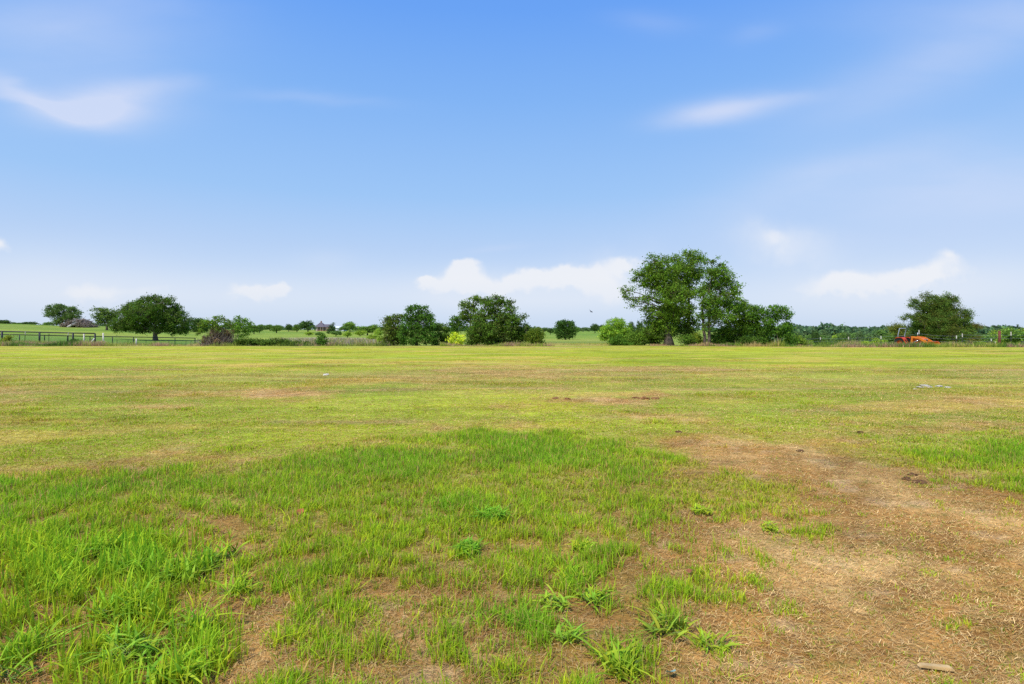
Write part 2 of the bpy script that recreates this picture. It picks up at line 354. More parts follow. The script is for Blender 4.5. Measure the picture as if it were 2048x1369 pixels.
# ------------------------------------------------------------------ blades
def blades(P, h, w, lean, root, tip, seg=3, prof='grass', phi=None, spread=1.2):
    """P (n,3) feet; every blade a curved tapering strip. returns V, quads, tris, colours"""
    n = len(P)
    phi = R.uniform(0, 2 * np.pi, n) if phi is None else phi
    d = np.stack([np.cos(phi), np.sin(phi), 0 * phi], 1)
    sa = phi + np.pi / 2 + R.uniform(-.5, .5, n) * spread
    s = np.stack([np.cos(sa), np.sin(sa), R.uniform(-.2, .2, n)], 1)
    V = np.zeros((n, 2 * seg + 1, 3)); C = np.zeros((n, 2 * seg + 1, 3))
    for k in range(seg + 1):
        t = k / seg
        if prof == 'leaf':
            ww = w * (.35 + 1.25 * math.sin(math.pi * min(t * 1.05 + .08, 1))) * (1 - t ** 4)
            zz = h * (t * 1.25 - .55 * lean * t * t)
        elif prof == 'straw':
            ww = w * (1 - .5 * t); zz = h * math.sin(math.pi * t * .9)
        else:
            ww = w * (1 - t ** 1.7); zz = h * (t - .3 * lean * t * t)
        c = P + d * (lean * h * (t ** (1.25 if prof == 'leaf' else 1.8)) if prof != 'straw' else lean * t)[:, None]
        c = c + np.stack([0 * zz, 0 * zz, zz], 1)
        cc = root * (1 - min(t * 1.5, 1)) + tip * min(t * 1.5, 1)
        if k < seg:
            V[:, 2 * k] = c - s * ww[:, None] / 2; V[:, 2 * k + 1] = c + s * ww[:, None] / 2; C[:, 2 * k] = cc; C[:, 2 * k + 1] = cc
        else:
            V[:, 2 * seg] = c; C[:, 2 * seg] = cc
    nv = 2 * seg + 1; b0 = (np.arange(n) * nv)[:, None]
    q = np.concatenate([b0 + np.array([[2 * i, 2 * i + 1, 2 * i + 3, 2 * i + 2]]) for i in range(seg - 1)]) if seg > 1 else np.zeros((0, 4), int)
    t3 = b0 + np.array([[2 * seg - 2, 2 * seg - 1, 2 * seg]])
    return V.reshape(-1, 3), q, t3, C.reshape(-1, 3)
def join(parts):
    V = []; q = []; t = []; C = []; n = 0
    for v, a, b, c in parts:
        V.append(v); q.append(a + n); t.append(b + n); C.append(c); n += len(v)
    return np.concatenate(V), np.concatenate(q), np.concatenate(t), np.concatenate(C)
def jit(n, base, amp=.18, warm=.1):
    k = 1 + R.uniform(-amp, amp, (n, 1)); c = np.array(base)[None, :] * k
    w = R.uniform(-warm, warm, n); c[:, 0] *= 1 + 2 * w; c[:, 2] *= 1 - w
    return np.clip(c, .002, 1)
def scatter(n, y0, y1, pw, umax=1.08):
    """more per square metre close by than far off"""
    e = 2 - pw; U = R.uniform(0, 1, n); Y = (y0 ** e + U * (y1 ** e - y0 ** e)) ** (1 / e)
    return R.uniform(-umax, umax, n) * (Y + .6), Y

def turf():
    X, Y = scatter(300000, 1.5, 51, 1.62)
    b = bare_at(X, Y); L_ = cover(LUSH, X, Y)
    cl = fbm(X, Y, .13, 2, 131)
    nearw = 1 - sst(3.5, 9, Y)
    cl = .72 * cl + .28 * fbm(X, Y, .5, 2, 137); fore = 1 - sst(4.0, 5.4, Y)
    thr = .43 + .08 * fore; thr = thr + .012 * sst(560, 380, CX + F * X / Y) * fore
    pr = (1 - sst(.3, .85, b)) * (.04 + .96 * sst(thr, thr + .13, cl) * nearw + .75 * (1 - nearw))
    pr = np.maximum(pr, .75 * sst(.62, .7, fbm(X, Y, .16, 2, 139) - .03 * (Y < 4.2)) * (1 - sst(.93, 1, b)) * (Y < 12)) + .022
    Lx = np.clip(L_ + (fbm(X, Y, .6, 3, 157) - .5) * 1.3, 0, 1); far_ = sst(4.3, 6.0, Y); short = .55 - .41 * sst(8, 16, Y)
    pr *= (1 - far_) + far_ * (short + (1 - short) * sst(.2, .85, Lx)); L_ = Lx
    pr = np.maximum(pr, .85 * sst(9, 11, Y) * sst(.57, .66, fbm(X * .4, Y, 1.1, 4, 151)) * (1 - sst(.5, .8, b)))
    keep = R.uniform(0, 1, len(X)) < pr
    X, Y, b, L_ = X[keep], Y[keep], b[keep], L_[keep]
    out = []
    for lo, hi, k, seg in ((0, 5, 9, 3), (5, 11, 7, 2), (11, 52, 4, 1)):
        s = (Y >= lo) & (Y < hi); x, y, l, bb = [np.repeat(a[s], k) for a in (X, Y, L_, b)]
        m = len(x)
        tuft = np.repeat(R.uniform(.65, 1.25, s.sum()), k); hue = np.repeat(R.uniform(0, 1, s.sum()), k)
        rad = .018 + .012 * np.clip(y / 5, 0, 5)
        x = x + R.normal(0, 1, m) * rad; y = y + R.normal(0, 1, m) * rad
        mow = sst(4.3, 6.2, y) * (1 - sst(.15, .8, l))
        broad = sst(620, 380, CX + F * x / y) * sst(1030, 1110, HY + EYE * F / y) * (R.uniform(0, 1, m) < .3)
        h = (.06 + .03 * l + .06 * broad) * (1 - .55 * sst(.75, .95, bb)) * (1 - mow * .6) * tuft * (.35 + R.beta(2, 1.6, m) * 1.05) * (1 - .3 * sst(10, 30, y)) * (1 + .9 * sst(.58, .68, fbm(x * .4, y, 1.1, 4, 151)) * (y > 9))
        w = np.clip(.0036 + .0008 * y, 0, .03) * R.uniform(.7, 1.3, m) * (1 + .9 * broad)
        lean = .08 + 1.3 * R.uniform(0, 1, m) ** 2.2 + mow * R.uniform(.2, .9, m)
        g1 = np.array([.52, .63, .025]); g2 = np.array([.24, .46, .022]); g3 = np.array([.55, .53, .06])
        tip = g1[None, :] * (1 - hue[:, None]) + g2[None, :] * hue[:, None]
        gcx = ground_colour(x, y)[0] * np.array([[1.25, 1.35, 1.1]]); tip = tip * (1 - mow[:, None] * .8) + gcx * mow[:, None] * .8
        deep = np.clip(l - .55, 0, 1)[:, None] * 1.4
        tip = tip * (1 - deep) + np.array([.2, .47, .025])[None, :] * deep
        tip *= R.uniform(.82, 1.38, m)[:, None]
        dead = R.uniform(0, 1, m) < (.14 + .1 * mow) * (1 - broad)
        tip[dead] = np.array([.62, .43, .14]) * R.uniform(.7, 1.2, (dead.sum(), 1))
        root = tip * np.array([[.8, .62, .6]]) + np.array([[.09, .04, .008]])
        out.append(blades(np.stack([x, y, ground(x, y) - .004], 1), h, w, lean, root, tip, seg))
    V, q, t, C = join(out)
    o = np_mesh('grass', V, q, t, C, M_GRASS); tag(o, 'green and yellowish grass growing in tufts across the mown field', 'grass', kind='stuff')
turf()

def thatch():
    X, Y = scatter(620000, 1.5, 24, 1.5)
    b = bare_at(X, Y)
    keep = R.uniform(0, 1, len(X)) < np.clip(.2 + b * 1.1, 0, 1)
    X, Y = X[keep], Y[keep]; n = len(X)
    f = fbm(X, Y, .3, 3, 201)
    ln = (.012 + .065 * R.beta(1.3, 2.6, n)) * (1 + Y / 16); w = np.clip(.001 + .00045 * Y, 0, .01) * R.uniform(.6, 1.4, n)
    dirn = R.normal(-.5, .9, n) + (R.uniform(0, 1, n) < .35) * R.uniform(0, 6.28, n)
    tip = mix(np.array([[.46, .24, .05]]), np.array([[.95, .68, .3]]), np.clip(R.beta(1.4, 2.2, n) * 1.1 + (f - .5) * .6, 0, 1))
    zone = sst(.7, .98, cover(BARE, X, Y))[:, None]; tip = tip * (.72 + .28 * np.maximum(zone, sst(5, 9, Y)[:, None])) * (1 + (R.uniform(0, 1, (n, 1)) < .12) * .6)
    grn = R.uniform(0, 1, n) < .09
    tip[grn] = np.array([.35, .42, .06]) * R.uniform(.6, 1.2, (grn.sum(), 1))
    V, q, t, C = blades(np.stack([X, Y, ground(X, Y) + R.uniform(-.002, .01, n)], 1), R.uniform(.002, .017, n), w, ln, tip * .8, tip, 2, 'straw', dirn)
    o = np_mesh('dead_grass_thatch', V, q, t, C, M_STRAW); tag(o, 'dry tan grass clippings lying over the bare brown soil', 'dead grass', kind='stuff')
thatch()

def verge_weeds():
    """rank unmown growth along the far edge of the field and over the meadows beyond"""
    out = []
    def strip(n, p0, p1, y0, y1, h0, h1, cols, w=.03, lean=(.1, .5)):
        px = R.uniform(p0, p1, n); Y = R.uniform(y0, y1, n); X = (px - CX) * Y / F
        m = fbm(X, Y, 2.2, 3, 301); k = R.uniform(0, 1, n) < sst(.25, .55, m) * .9 + .1
        X, Y, m = X[k], Y[k], m[k]; nn = len(X)
        h = R.uniform(h0, h1, nn) * (.4 + 1.1 * sst(.35, .7, m))
        ci = (vnoise(X / 1.7, Y / 1.7, 333) * len(cols) * .999 + R.uniform(-.5, .5, nn)).clip(0, len(cols) - 1).astype(int)
        tip = np.array(cols)[ci] * 1.6 * R.uniform(.65, 1.3, (nn, 1))
        out.append(blades(np.stack([X, Y, ground(X, Y) - .02], 1), h, np.full(nn, w) * R.uniform(.6, 1.4, nn), R.uniform(*lean, nn), tip * .7, tip, 2))
    tan, pink, gr, yg, dk = (.42, .32, .13), (.38, .24, .15), (.12, .2, .03), (.25, .3, .045), (.06, .1, .02)
    strip(26000, -150, 210, 52, 60, .12, .48, [gr, tan, yg, pink, gr, dk])
    strip(9000, 200, 400, 52, 60, .12, .4, [gr, tan, yg, pink])
    strip(9000, 400, 780, 52, 58, .1, .4, [gr, pink, dk, yg, (.2, .12, .06)])
    strip(6000, 880, 1110, 51.5, 56, .1, .35, [gr, pink, yg, tan])
    strip(5000, 1060, 1240, 54, 70, .06, .2, [yg, tan, (.4, .36, .08)])
    strip(9000, 1300, 1480, 51.5, 55, .15, .4, [tan, pink, gr, yg])
    strip(12000, 1470, 1720, 51.5, 57, .25, .75, [tan, tan, yg, gr, pink])
    strip(22000, 1680, 2250, 49.6, 52.8, .15, .5, [tan, yg, gr, pink, gr])
    strip(9000, 1900, 2250, 53, 60, .3, .8, [tan, yg, gr])
    strip(9000, 540, 790, 60, 140, .3, .6, [(.36, .27, .12), (.3, .25, .17), (.2, .24, .06), (.36, .27, .12)], .09)
    V, q, t, C = join(out)
    o = np_mesh('tall_grass', V, q, t, C, M_GRASS); tag(o, 'unmown tan and green tall grass along the far edge of the field', 'tall grass', kind='stuff')
verge_weeds()

# ------------------------------------------------------------------ foliage and trees
def leaf_arrays(C, size, colr, upb=.6, asp=.6):
    n = len(C); N_ = R.normal(0, 1, (n, 3)); N_[:, 2] += upb * 1.2; N_ /= np.linalg.norm(N_, axis=1)[:, None]
    A = np.cross(N_, R.normal(0, 1, (n, 3))); A /= np.linalg.norm(A, axis=1)[:, None]; B = np.cross(N_, A)
    s = size[:, None] / 2
    V = np.stack([C - A * s, C + B * s * asp - A * s * .1, C + A * s, C - B * s * asp - A * s * .1], 1).reshape(-1, 3)
    return V, np.arange(4 * n).reshape(-1, 4), np.repeat(colr, 4, 0)
def crown_mesh(name, lobes, cs, leaf, base, dens=1.6, nl=None, flat=.6, var=.3, asp=.65, fill=.25, alt=None, gap=.0, upb=.6):
    """lobes: (cx,cy,cz,rx,ry,rz). Leaves stand in clumps that crowd the outside of each lobe."""
    cl = []
    for (x, y, z, rx, ry, rz) in lobes:
        k = max(3, int(2.5 * dens * math.pi * rx * rz / (cs * cs)))
        d = R.normal(0, 1, (k, 3)); d /= np.linalg.norm(d, axis=1)[:, None]
        rr = np.where(R.uniform(0, 1, k) < fill, R.uniform(0, .75, k), R.uniform(.72, 1.08, k))
        p = d * rr[:, None] * np.array([rx, ry, rz]) + np.array([x, y, z]); cl.append(p)
    cl = np.concatenate(cl)
    if gap > 0:
        g = vnoise(cl[:, 0] / (cs * 2.6) + 50, cl[:, 2] / (cs * 2.2) + cl[:, 1] * .3 + 80, 5)
        cl = cl[g > gap * .7]
    nl = nl or max(6, int(2.2 * cs * cs / (leaf * leaf * asp * .5) * .72))
    n = len(cl)
    csz = cs * R.uniform(.55, 1.35, n)
    off = R.normal(0, .5, (n, nl, 3)); off[:, :, 2] *= flat
    C = (cl[:, None, :] + off * csz[:, None, None]).reshape(-1, 3)
    tint = R.uniform(1 - var, 1 + var, n)
    base = np.array(base) * np.array([2.45, 2.3, 1.4]); cc = base[None, :] * tint[:, None]
    if alt is not None:
        a = R.uniform(0, 1, n) < .3; cc[a] = np.array(alt)[None, :] * 1.4 * tint[a][:, None]
    cc = np.repeat(cc, nl, 0) * R.uniform(.7, 1.35, (n * nl, 1)); cc[:, 0] *= R.uniform(.85, 1.25, n * nl)
    V, q, cl4 = leaf_arrays(C, leaf * R.uniform(.45, 1.4, n * nl), np.clip(cc, .003, 1), upb, asp)
    return np_mesh(name, V, q, None, cl4, M_LEAF, link=False), cl
def limb_pts(a, b, n=5, wob=.12, sag=0):
    a, b = Vector(a), Vector(b); L_ = (b - a).length; P = []
    for i in range(n):
        t = i / (n - 1); p = a.lerp(b, t)
        if 0 < i < n - 1: p += Vector(random.gauss(0, 1) for _ in range(3)) * wob * L_ * .35
        p.z += sag * L_ * math.sin(math.pi * t)
        P.append(p)
    return P
def tree(name, label, cat, Y, bx, lobes, trunks=None, tr=.16, cs=.38, leaf=.14, base=(.055, .115, .02), dens=1.6, depth=.9, group=None, by=None,
         flat=.6, var=.3, fill=.25, alt=None, gap=0, asp=.65, bark=None, crown='crown', stem='trunk', flare=0, upb=.6, twigs=.35, nl=None, zj=.5):
    """lobes as read on the photograph: (heading, height, half width, half height[, extra depth]); the tree stands on the ground at depth Y"""
    s = Y / F; root = at(bx, Y) if by is None else at(bx, Y, by)
    W = []
    for l in lobes:
        x = (l[0] - CX) * s - root.x; z = EYE - (l[1] - HY) * s - root.z; rx, rz = l[2] * s * 1.06, l[3] * s * 1.12
        dy = l[4] if len(l) > 4 else random.uniform(-1, 1) * rx * zj
        W.append((x, dy, z, rx, max(rx, rz) * depth, rz))
    t = thing(name, label, cat, root, group)
    me, cl = crown_mesh(crown, W, cs, leaf, base, dens, nl, flat, var, asp, fill, alt, gap, upb)
    mb = MB(); tips = [Vector(w[:3]) for w in W]
    stems = [((x_ - CX) * s - root.x, (EYE - (y_ - HY) * s - root.z) ) for x_, y_ in (trunks or [(sum(l[0] for l in lobes) / len(lobes), sum(l[1] for l in lobes) / len(lobes))])]
    feet = []
    for i, (tx, tz) in enumerate(stems):
        fx = 0 if len(stems) == 1 else (i - (len(stems) - 1) / 2) * tr * 2.6
        top = Vector((tx, random.uniform(-.2, .2), tz)); P = limb_pts((fx, 0, -.25), top, 7, .05)
        rad = [tr * (1.25 + flare) if k == 0 else tr * (1.0 + flare * .45) if k == 1 else tr * (1 - .1 * k) for k in range(7)]
        mb.tube(P, rad, 9); feet.append(P)
    for tp in tips:
        P = min(feet, key=lambda q: (q[-1] - tp).length)
        j = 6 if tp.z > P[-1].z else max(2, min(5, int(7 * tp.z / max(P[-1].z, .1)) - 1))
        mb.tube(limb_pts(P[j], tp, 5, .12, .04), [tr * .4, tr * .3, tr * .22, tr * .15, tr * .07], 6)
    for p in cl[:: max(1, int(1 / max(twigs, .01)))]:
        p = Vector(p); q = min(tips, key=lambda v: (v - p).length)
        mb.tube(limb_pts(q, p, 3, .15), [tr * .14, tr * .1, tr * .04], 4, cap=False)
    part(stem, mb.mesh(stem, bark or M_BARK, True), t); part(crown, me, t)
    return t

# --- big group right of centre
G = 'trees of the tall grove right of the middle'
tree('grove_tree', 'tall leaning tree with a flared trunk and drooping limbs, leftmost of the grove', 'tree', 55, 1337,
     [(1308, 526, 18, 15), (1300, 545, 15, 13), (1338, 538, 22, 18), (1277, 549, 13, 8), (1266, 562, 10, 6), (1256, 581, 12, 7), (1252, 596, 8, 7), (1286, 570, 17, 11), (1270, 601, 11, 6), (1264, 613, 6, 5), (1292, 617, 13, 6), (1288, 600, 13, 9),
      (1318, 568, 24, 18), (1345, 575, 22, 20), (1330, 602, 24, 16), (1318, 628, 22, 14), (1342, 634, 20, 15), (1312, 650, 22, 13), (1302, 664, 18, 10), (1335, 658, 22, 13), (1325, 676, 20, 9), (1332, 590, 26, 34), (1322, 640, 30, 26), (1300, 560, 18, 18), (1345, 620, 20, 24), (1318, 545, 24, 20)],
     [(1327, 560)], .24, .4, .15, (.07, .135, .022), 1.05, group=G, gap=.3, flare=1.5, alt=(.1, .165, .025), flat=.75)
tree('grove_tree', 'tallest tree with the highest leafy top in the tall grove', 'tree', 56.5, 1373,
     [(1378, 513, 22, 10), (1393, 520, 15, 9), (1357, 520, 16, 10), (1362, 540, 22, 13), (1392, 545, 18, 13), (1374, 562, 22, 12), (1350, 560, 14, 12), (1384, 586, 20, 11), (1362, 592, 18, 13), (1372, 622, 20, 12), (1358, 645, 18, 13), (1385, 648, 15, 11), (1372, 668, 18, 9), (1374, 540, 28, 24), (1364, 600, 22, 30), (1366, 650, 22, 24)],
     [(1377, 570)], .18, .4, .15, (.075, .145, .022), 1.05, group=G, gap=.3, flat=.75, alt=(.11, .18, .028), flare=.6)
tree('grove_tree', 'twin trunked tree with layered limbs on the right of the tall grove', 'tree', 54.5, 1413,
     [(1424, 524, 18, 7), (1440, 530, 12, 6), (1446, 545, 18, 9), (1420, 548, 18, 10), (1465, 563, 14, 9), (1472, 575, 9, 7), (1434, 567, 22, 11), (1460, 588, 17, 9), (1412, 578, 15, 11), (1440, 603, 20, 10), (1415, 608, 15, 9), (1462, 612, 16, 9), (1428, 628, 20, 9), (1400, 632, 12, 8), (1450, 634, 20, 9), (1410, 650, 14, 7), (1438, 550, 24, 20), (1446, 585, 28, 24), (1440, 625, 30, 24), (1408, 600, 16, 22)],
     [(1406, 575), (1422, 560)], .15, .4, .15, (.065, .135, .022), 1.0, group=G, gap=.3, flat=.7, alt=(.1, .17, .026))
tree('grove_tree', 'lower rounded tree filling the right shoulder of the tall grove', 'tree', 56, 1482,
     [(1478, 606, 18, 9), (1490, 618, 12, 12), (1470, 625, 16, 11), (1494, 636, 14, 12), (1478, 646, 18, 14), (1460, 655, 16, 12), (1492, 660, 14, 13), (1470, 672, 20, 10), (1445, 668, 16, 12), (1430, 678, 15, 8)],
     [(1480, 620)], .1, .36, .14, (.08, .15, .025), 1.5, group=G, gap=.2, flat=.5)
tree('thicket_tree', 'small dark multi stemmed tree between the tall grove and its last slender tree', 'tree', 55, 1512,
     [(1514, 618, 12, 8), (1526, 628, 13, 9), (1505, 634, 14, 10), (1520, 648, 18, 12), (1504, 658, 14, 12), (1526, 668, 14, 10)],
     [(1507, 640), (1520, 635)], .05, .34, .15, (.05, .11, .02), 1.6, group='small trees at the right end of the grove', gap=.2)
tree('thicket_tree', 'slender dark tree with pale bare stems at the right end of the grove', 'tree', 54, 1550,
     [(1548, 620, 12, 8), (1567, 622, 12, 7), (1575, 634, 8, 8), (1554, 634, 16, 9), (1538, 645, 10, 10), (1566, 652, 12, 9), (1545, 662, 12, 9), (1572, 668, 13, 11), (1583, 680, 10, 9)],
     [(1546, 640), (1558, 635)], .05, .34, .15, (.05, .115, .02), 1.6, group='small trees at the right end of the grove', gap=.22, bark=M_PALEBARK)
def shrub(label, Y, bx, lobes, base=(.06, .12, .02), **k):
    a = dict(tr=.03, cs=.28, leaf=.12, dens=1.8, crown='foliage', stem='stem', group=k.pop('group', None), alt=None, fill=.35)
    a.update(k); name = a.pop('name', 'shrub')
    return tree(name, label, a.pop('cat', 'shrub'), Y, bx, lobes, base=base, **a)
shrub('shaggy pale green willow shrub at the left end of the tall grove', 57, 1232,
      [(1232, 652, 20, 13), (1215, 662, 13, 10), (1248, 660, 14, 14), (1228, 670, 20, 11), (1208, 674, 8, 8), (1246, 678, 14, 10)], (.12, .215, .035), name='willow_shrub', trunks=[(1228, 660), (1236, 655)], upb=-.2, asp=.35, leaf=.2, var=.2)
for i, (lb, bx, lo, bs) in enumerate([
    ('low dark shrub at the foot of the pale willow shrub', 1236, [(1226, 685, 10, 8), (1240, 683, 14, 10), (1250, 688, 10, 6)], (.05, .11, .02)),
    ('feathery green shrub between the willow shrub and the grove', 1275, [(1266, 680, 12, 13), (1282, 675, 14, 15), (1272, 688, 18, 7)], (.075, .14, .028)),
    ('dark shrub climbing against the left trunk of the tall grove', 1302, [(1298, 670, 13, 14), (1310, 656, 12, 10), (1306, 684, 16, 9)], (.05, .11, .02)),
    ('rough shrub between the two left trunks of the tall grove', 1372, [(1372, 680, 12, 9), (1384, 684, 9, 7)], (.06, .12, .025)),
    ('yellow green shrub behind the twin trunks of the grove', 1395, [(1393, 676, 10, 10), (1400, 684, 9, 7)], (.13, .19, .035)),
    ('dense dark undergrowth shrub right of the twin trunks', 1445, [(1436, 682, 14, 9), (1455, 680, 14, 11), (1470, 686, 12, 7)], (.045, .095, .018)),
    ('dark undergrowth shrub below the small trees of the grove', 1505, [(1495, 682, 14, 10), (1515, 684, 14, 8), (1532, 684, 12, 8)], (.04, .085, .018)),
    ('rounded green shrub past the right end of the grove', 1600, [(1594, 682, 9, 8), (1606, 686, 8, 6)], (.09, .15, .03))]):
    shrub(lb, 54.5 + (i % 3), bx, lo, bs, group='shrubs under the tall grove')

# --- middle thickets
G = 'trees of the two dark thickets in the middle'
tree('thicket_tree', 'brownish green low tree at the left end of the left thicket', 'tree', 57, 786,
     [(783, 640, 14, 8), (796, 636, 10, 7), (774, 652, 12, 11), (790, 656, 15, 13), (780, 675, 15, 14), (797, 678, 12, 13)], None, .1, .36, .14, (.06, .1, .022), 1.6, group=G, gap=.18, alt=(.1, .11, .03))
tree('thicket_tree', 'dark rounded oak that tops the left thicket', 'tree', 56, 834,
     [(840, 618, 13, 8), (822, 622, 11, 7), (852, 630, 12, 10), (818, 638, 12, 10), (838, 638, 15, 12), (862, 645, 9, 10), (822, 656, 18, 12), (848, 660, 18, 13), (808, 672, 12, 14), (832, 678, 20, 12), (860, 678, 14, 12)], None, .16, .38, .15, (.04, .095, .02), 1.6, group=G, gap=.18)
tree('thicket_tree', 'lower dull green tree at the right end of the left thicket', 'tree', 58, 884,
     [(874, 654, 10, 8), (888, 658, 10, 8), (880, 670, 14, 11), (892, 680, 10, 10), (872, 684, 12, 7)], None, .08, .34, .14, (.055, .105, .025), 1.6, group=G, gap=.15)
shrub('bright lime green sapling standing between the two thickets', 54.5, 911, [(911, 672, 8, 7), (902, 680, 7, 7), (922, 679, 8, 8), (912, 686, 12, 5)], (.27, .36, .04), name='sapling', cat='sapling', leaf=.17, cs=.24, dens=1.5, gap=.2)
tree('thicket_tree', 'dark tree with a pale trunk at the left end of the right thicket', 'tree', 58, 914,
     [(914, 640, 10, 6), (928, 638, 9, 5), (906, 650, 9, 9), (922, 652, 12, 9), (912, 664, 9, 7)], None, .09, .34, .14, (.045, .1, .02), 1.5, group=G, gap=.2, bark=M_PALEBARK)
tree('thicket_tree', 'airy tree with open twiggy top on the left of the right thicket', 'tree', 57, 940,
     [(930, 609, 9, 8), (950, 598, 12, 6), (963, 602, 9, 7), (927, 624, 8, 8), (945, 615, 12, 9), (940, 635, 13, 9), (930, 632, 8, 7), (955, 640, 12, 10)], None, .12, .32, .13, (.065, .115, .025), 1.5, group=G, gap=.3)
tree('thicket_tree', 'big dark dome shaped tree that forms the right thicket', 'tree', 56, 985,
     [(992, 597, 12, 7), (1004, 604, 10, 8), (1018, 610, 9, 8), (975, 606, 13, 9), (988, 620, 18, 12), (1020, 626, 13, 11), (1028, 640, 12, 10), (1044, 633, 7, 5), (970, 632, 18, 13), (1000, 642, 20, 14), (958, 652, 18, 14), (984, 662, 20, 14), (1030, 658, 17, 14), (1012, 672, 20, 14), (948, 672, 17, 16), (975, 680, 20, 12), (1040, 676, 18, 15), (1000, 686, 24, 8), (944, 686, 14, 8), (970, 665, 24, 20), (1015, 650, 22, 18), (1052, 660, 10, 12)],
     None, .22, .4, .15, (.055, .11, .022), 1.5, group=G, gap=.1, alt=(.09, .13, .028), fill=.3)
tree('thicket_tree', 'small olive green tree at the right end of the right thicket', 'tree', 55, 1072,
     [(1070, 661, 11, 7), (1078, 672, 10, 9), (1062, 675, 11, 11), (1074, 686, 12, 7)], None, .06, .3, .13, (.075, .12, .022), 1.7, group=G, gap=.15)

# --- left meadow
tree('spreading_oak', 'great spreading oak with thick trunk standing alone in the left meadow', 'tree', 130, 311,
     [(298, 599, 16, 6), (318, 597, 14, 5), (338, 602, 14, 7), (278, 605, 13, 6), (262, 613, 11, 6), (243, 622, 10, 5), (256, 628, 14, 8), (285, 618, 18, 9), (312, 614, 20, 9), (345, 618, 15, 9), (358, 632, 11, 9), (240, 642, 11, 11), (262, 645, 18, 11), (294, 640, 22, 12), (328, 638, 20, 12), (350, 648, 15, 10), (367, 645, 8, 10), (250, 658, 13, 7), (280, 658, 18, 8), (320, 659, 17, 6), (348, 662, 14, 6), (364, 662, 9, 6), (232, 650, 6, 7), (305, 622, 40, 18), (270, 640, 30, 20), (340, 640, 32, 20), (235, 656, 9, 8), (370, 655, 8, 10)],
     [(311, 640)], .55, .75, .28, (.045, .09, .018), 1.4, gap=.2, fill=.3, alt=(.09, .14, .025), flat=.7)
tree('spreading_oak', 'wind shaped grey green oak on the far left rise beside the brush pile', 'tree', 245, 125,
     [(110, 614, 12, 4), (128, 614, 14, 5), (96, 617, 8, 4), (98, 630, 10, 6), (110, 624, 14, 6), (132, 624, 16, 7), (148, 620, 10, 5), (158, 628, 10, 5), (126, 636, 16, 8), (146, 634, 14, 6), (122, 645, 14, 6), (160, 636, 6, 3)], [(124, 638)], .5, 1.1, .45, (.06, .105, .04), 1.4, gap=.28)
tree('meadow_tree', 'round grey green tree between the brush pile and the great oak', 'tree', 200, 214,
     [(205, 622, 12, 5), (218, 624, 10, 6), (196, 632, 9, 6), (210, 634, 16, 8), (226, 632, 10, 9), (203, 645, 14, 6), (222, 646, 14, 7)], [(214, 640)], .4, 1.0, .4, (.065, .11, .035), 1.4, gap=.2)
tree('meadow_tree', 'dark tree peeping out behind the right edge of the great oak', 'tree', 260, 396,
     [(392, 642, 12, 5), (402, 643, 10, 5), (386, 652, 10, 7), (402, 653, 13, 8), (394, 660, 14, 5), (412, 658, 8, 6)], None, .35, 1.1, .45, (.04, .08, .03), 1.6)
tree('meadow_tree', 'slim wispy tree just right of the dead vine tangle', 'tree', 68, 478,
     [(474, 637, 7, 4), (484, 642, 8, 5), (470, 648, 10, 7), (486, 652, 12, 8), (500, 648, 6, 6), (474, 662, 11, 7), (492, 664, 9, 6), (482, 674, 8, 4)], [(476, 650)], .06, .34, .15, (.065, .13, .025), 1.3, gap=.28)
# prototypes for the trees too far to show their build
def proto(k, w, h, base, seed, dens=1.3, leaf=.5, cs=1.0, conical=False):
    rs = random.Random(seed); W = []
    if conical:
        for i in range(7):
            t = i / 6; W.append((rs.uniform(-.1, .1) * w, rs.uniform(-.1, .1) * w, h * (.12 + .8 * t), w * .5 * (1 - t * .85), w * .5 * (1 - t * .85), h * .12))
    else:
        for i in range(11):
            a = rs.uniform(0, 6.28); r = w * .34 * math.sqrt(rs.random()); W.append((r * math.cos(a), r * math.sin(a), h * rs.uniform(.38, .8) - r * .25, w * rs.uniform(.14, .24), w * rs.uniform(.14, .24), h * rs.uniform(.12, .19)))
        W.append((0, 0, h * .5, w * .3, w * .3, h * .25))
    me, _ = crown_mesh('crown', W, cs, leaf, base, dens, None, .6, .35, .7, .2, None, .12)
    mb = MB(); mb.tube([(0, 0, -.4), (0, 0, h * .22), (.1, 0, h * .5)], [w * .045, w * .03, w * .02], 7)
    for x, y, z, *_ in W[::2]: mb.tube([(0, 0, h * .25), (x * .6, y * .6, z * .8), (x, y, z)], [w * .02, w * .014, w * .006], 5)
    return me, mb.mesh('trunk', M_BARK, True), w, h
PR = [proto(0, 9, 7.5, (.07, .13, .035), 1), proto(1, 8, 8, (.085, .155, .04), 2), proto(2, 10, 7, (.04, .08, .03), 3), proto(3, 7, 6, (.15, .23, .045), 4),
      proto(4, 5, 9, (.035, .07, .03), 5, conical=True), proto(5, 9, 8, (.075, .14, .05), 6), proto(6, 10, 8, (.07, .12, .065), 7)]  # the bluer leaf colours here have aerial haze painted in
def far_tree(k, px, Y, wpx, top, label, name='meadow_tree', group=None, cat='tree', sink=0):
    me, tm, w, h = PR[k]; p = at(px, Y); p.z -= sink
    s = Y / F; t = thing(name, label, cat, p, group, 0)
    hh = EYE - (top - HY) * s - p.z
    sc = (wpx * s / w, wpx * s / w, max(hh, .5) / h)
    a = part('trunk', tm, t); b = part('crown', me, t)
    rz = random.uniform(0, 6.28)
    for o_ in (a, b): o_.rotation_euler.z = rz
    t.scale = sc
    return t
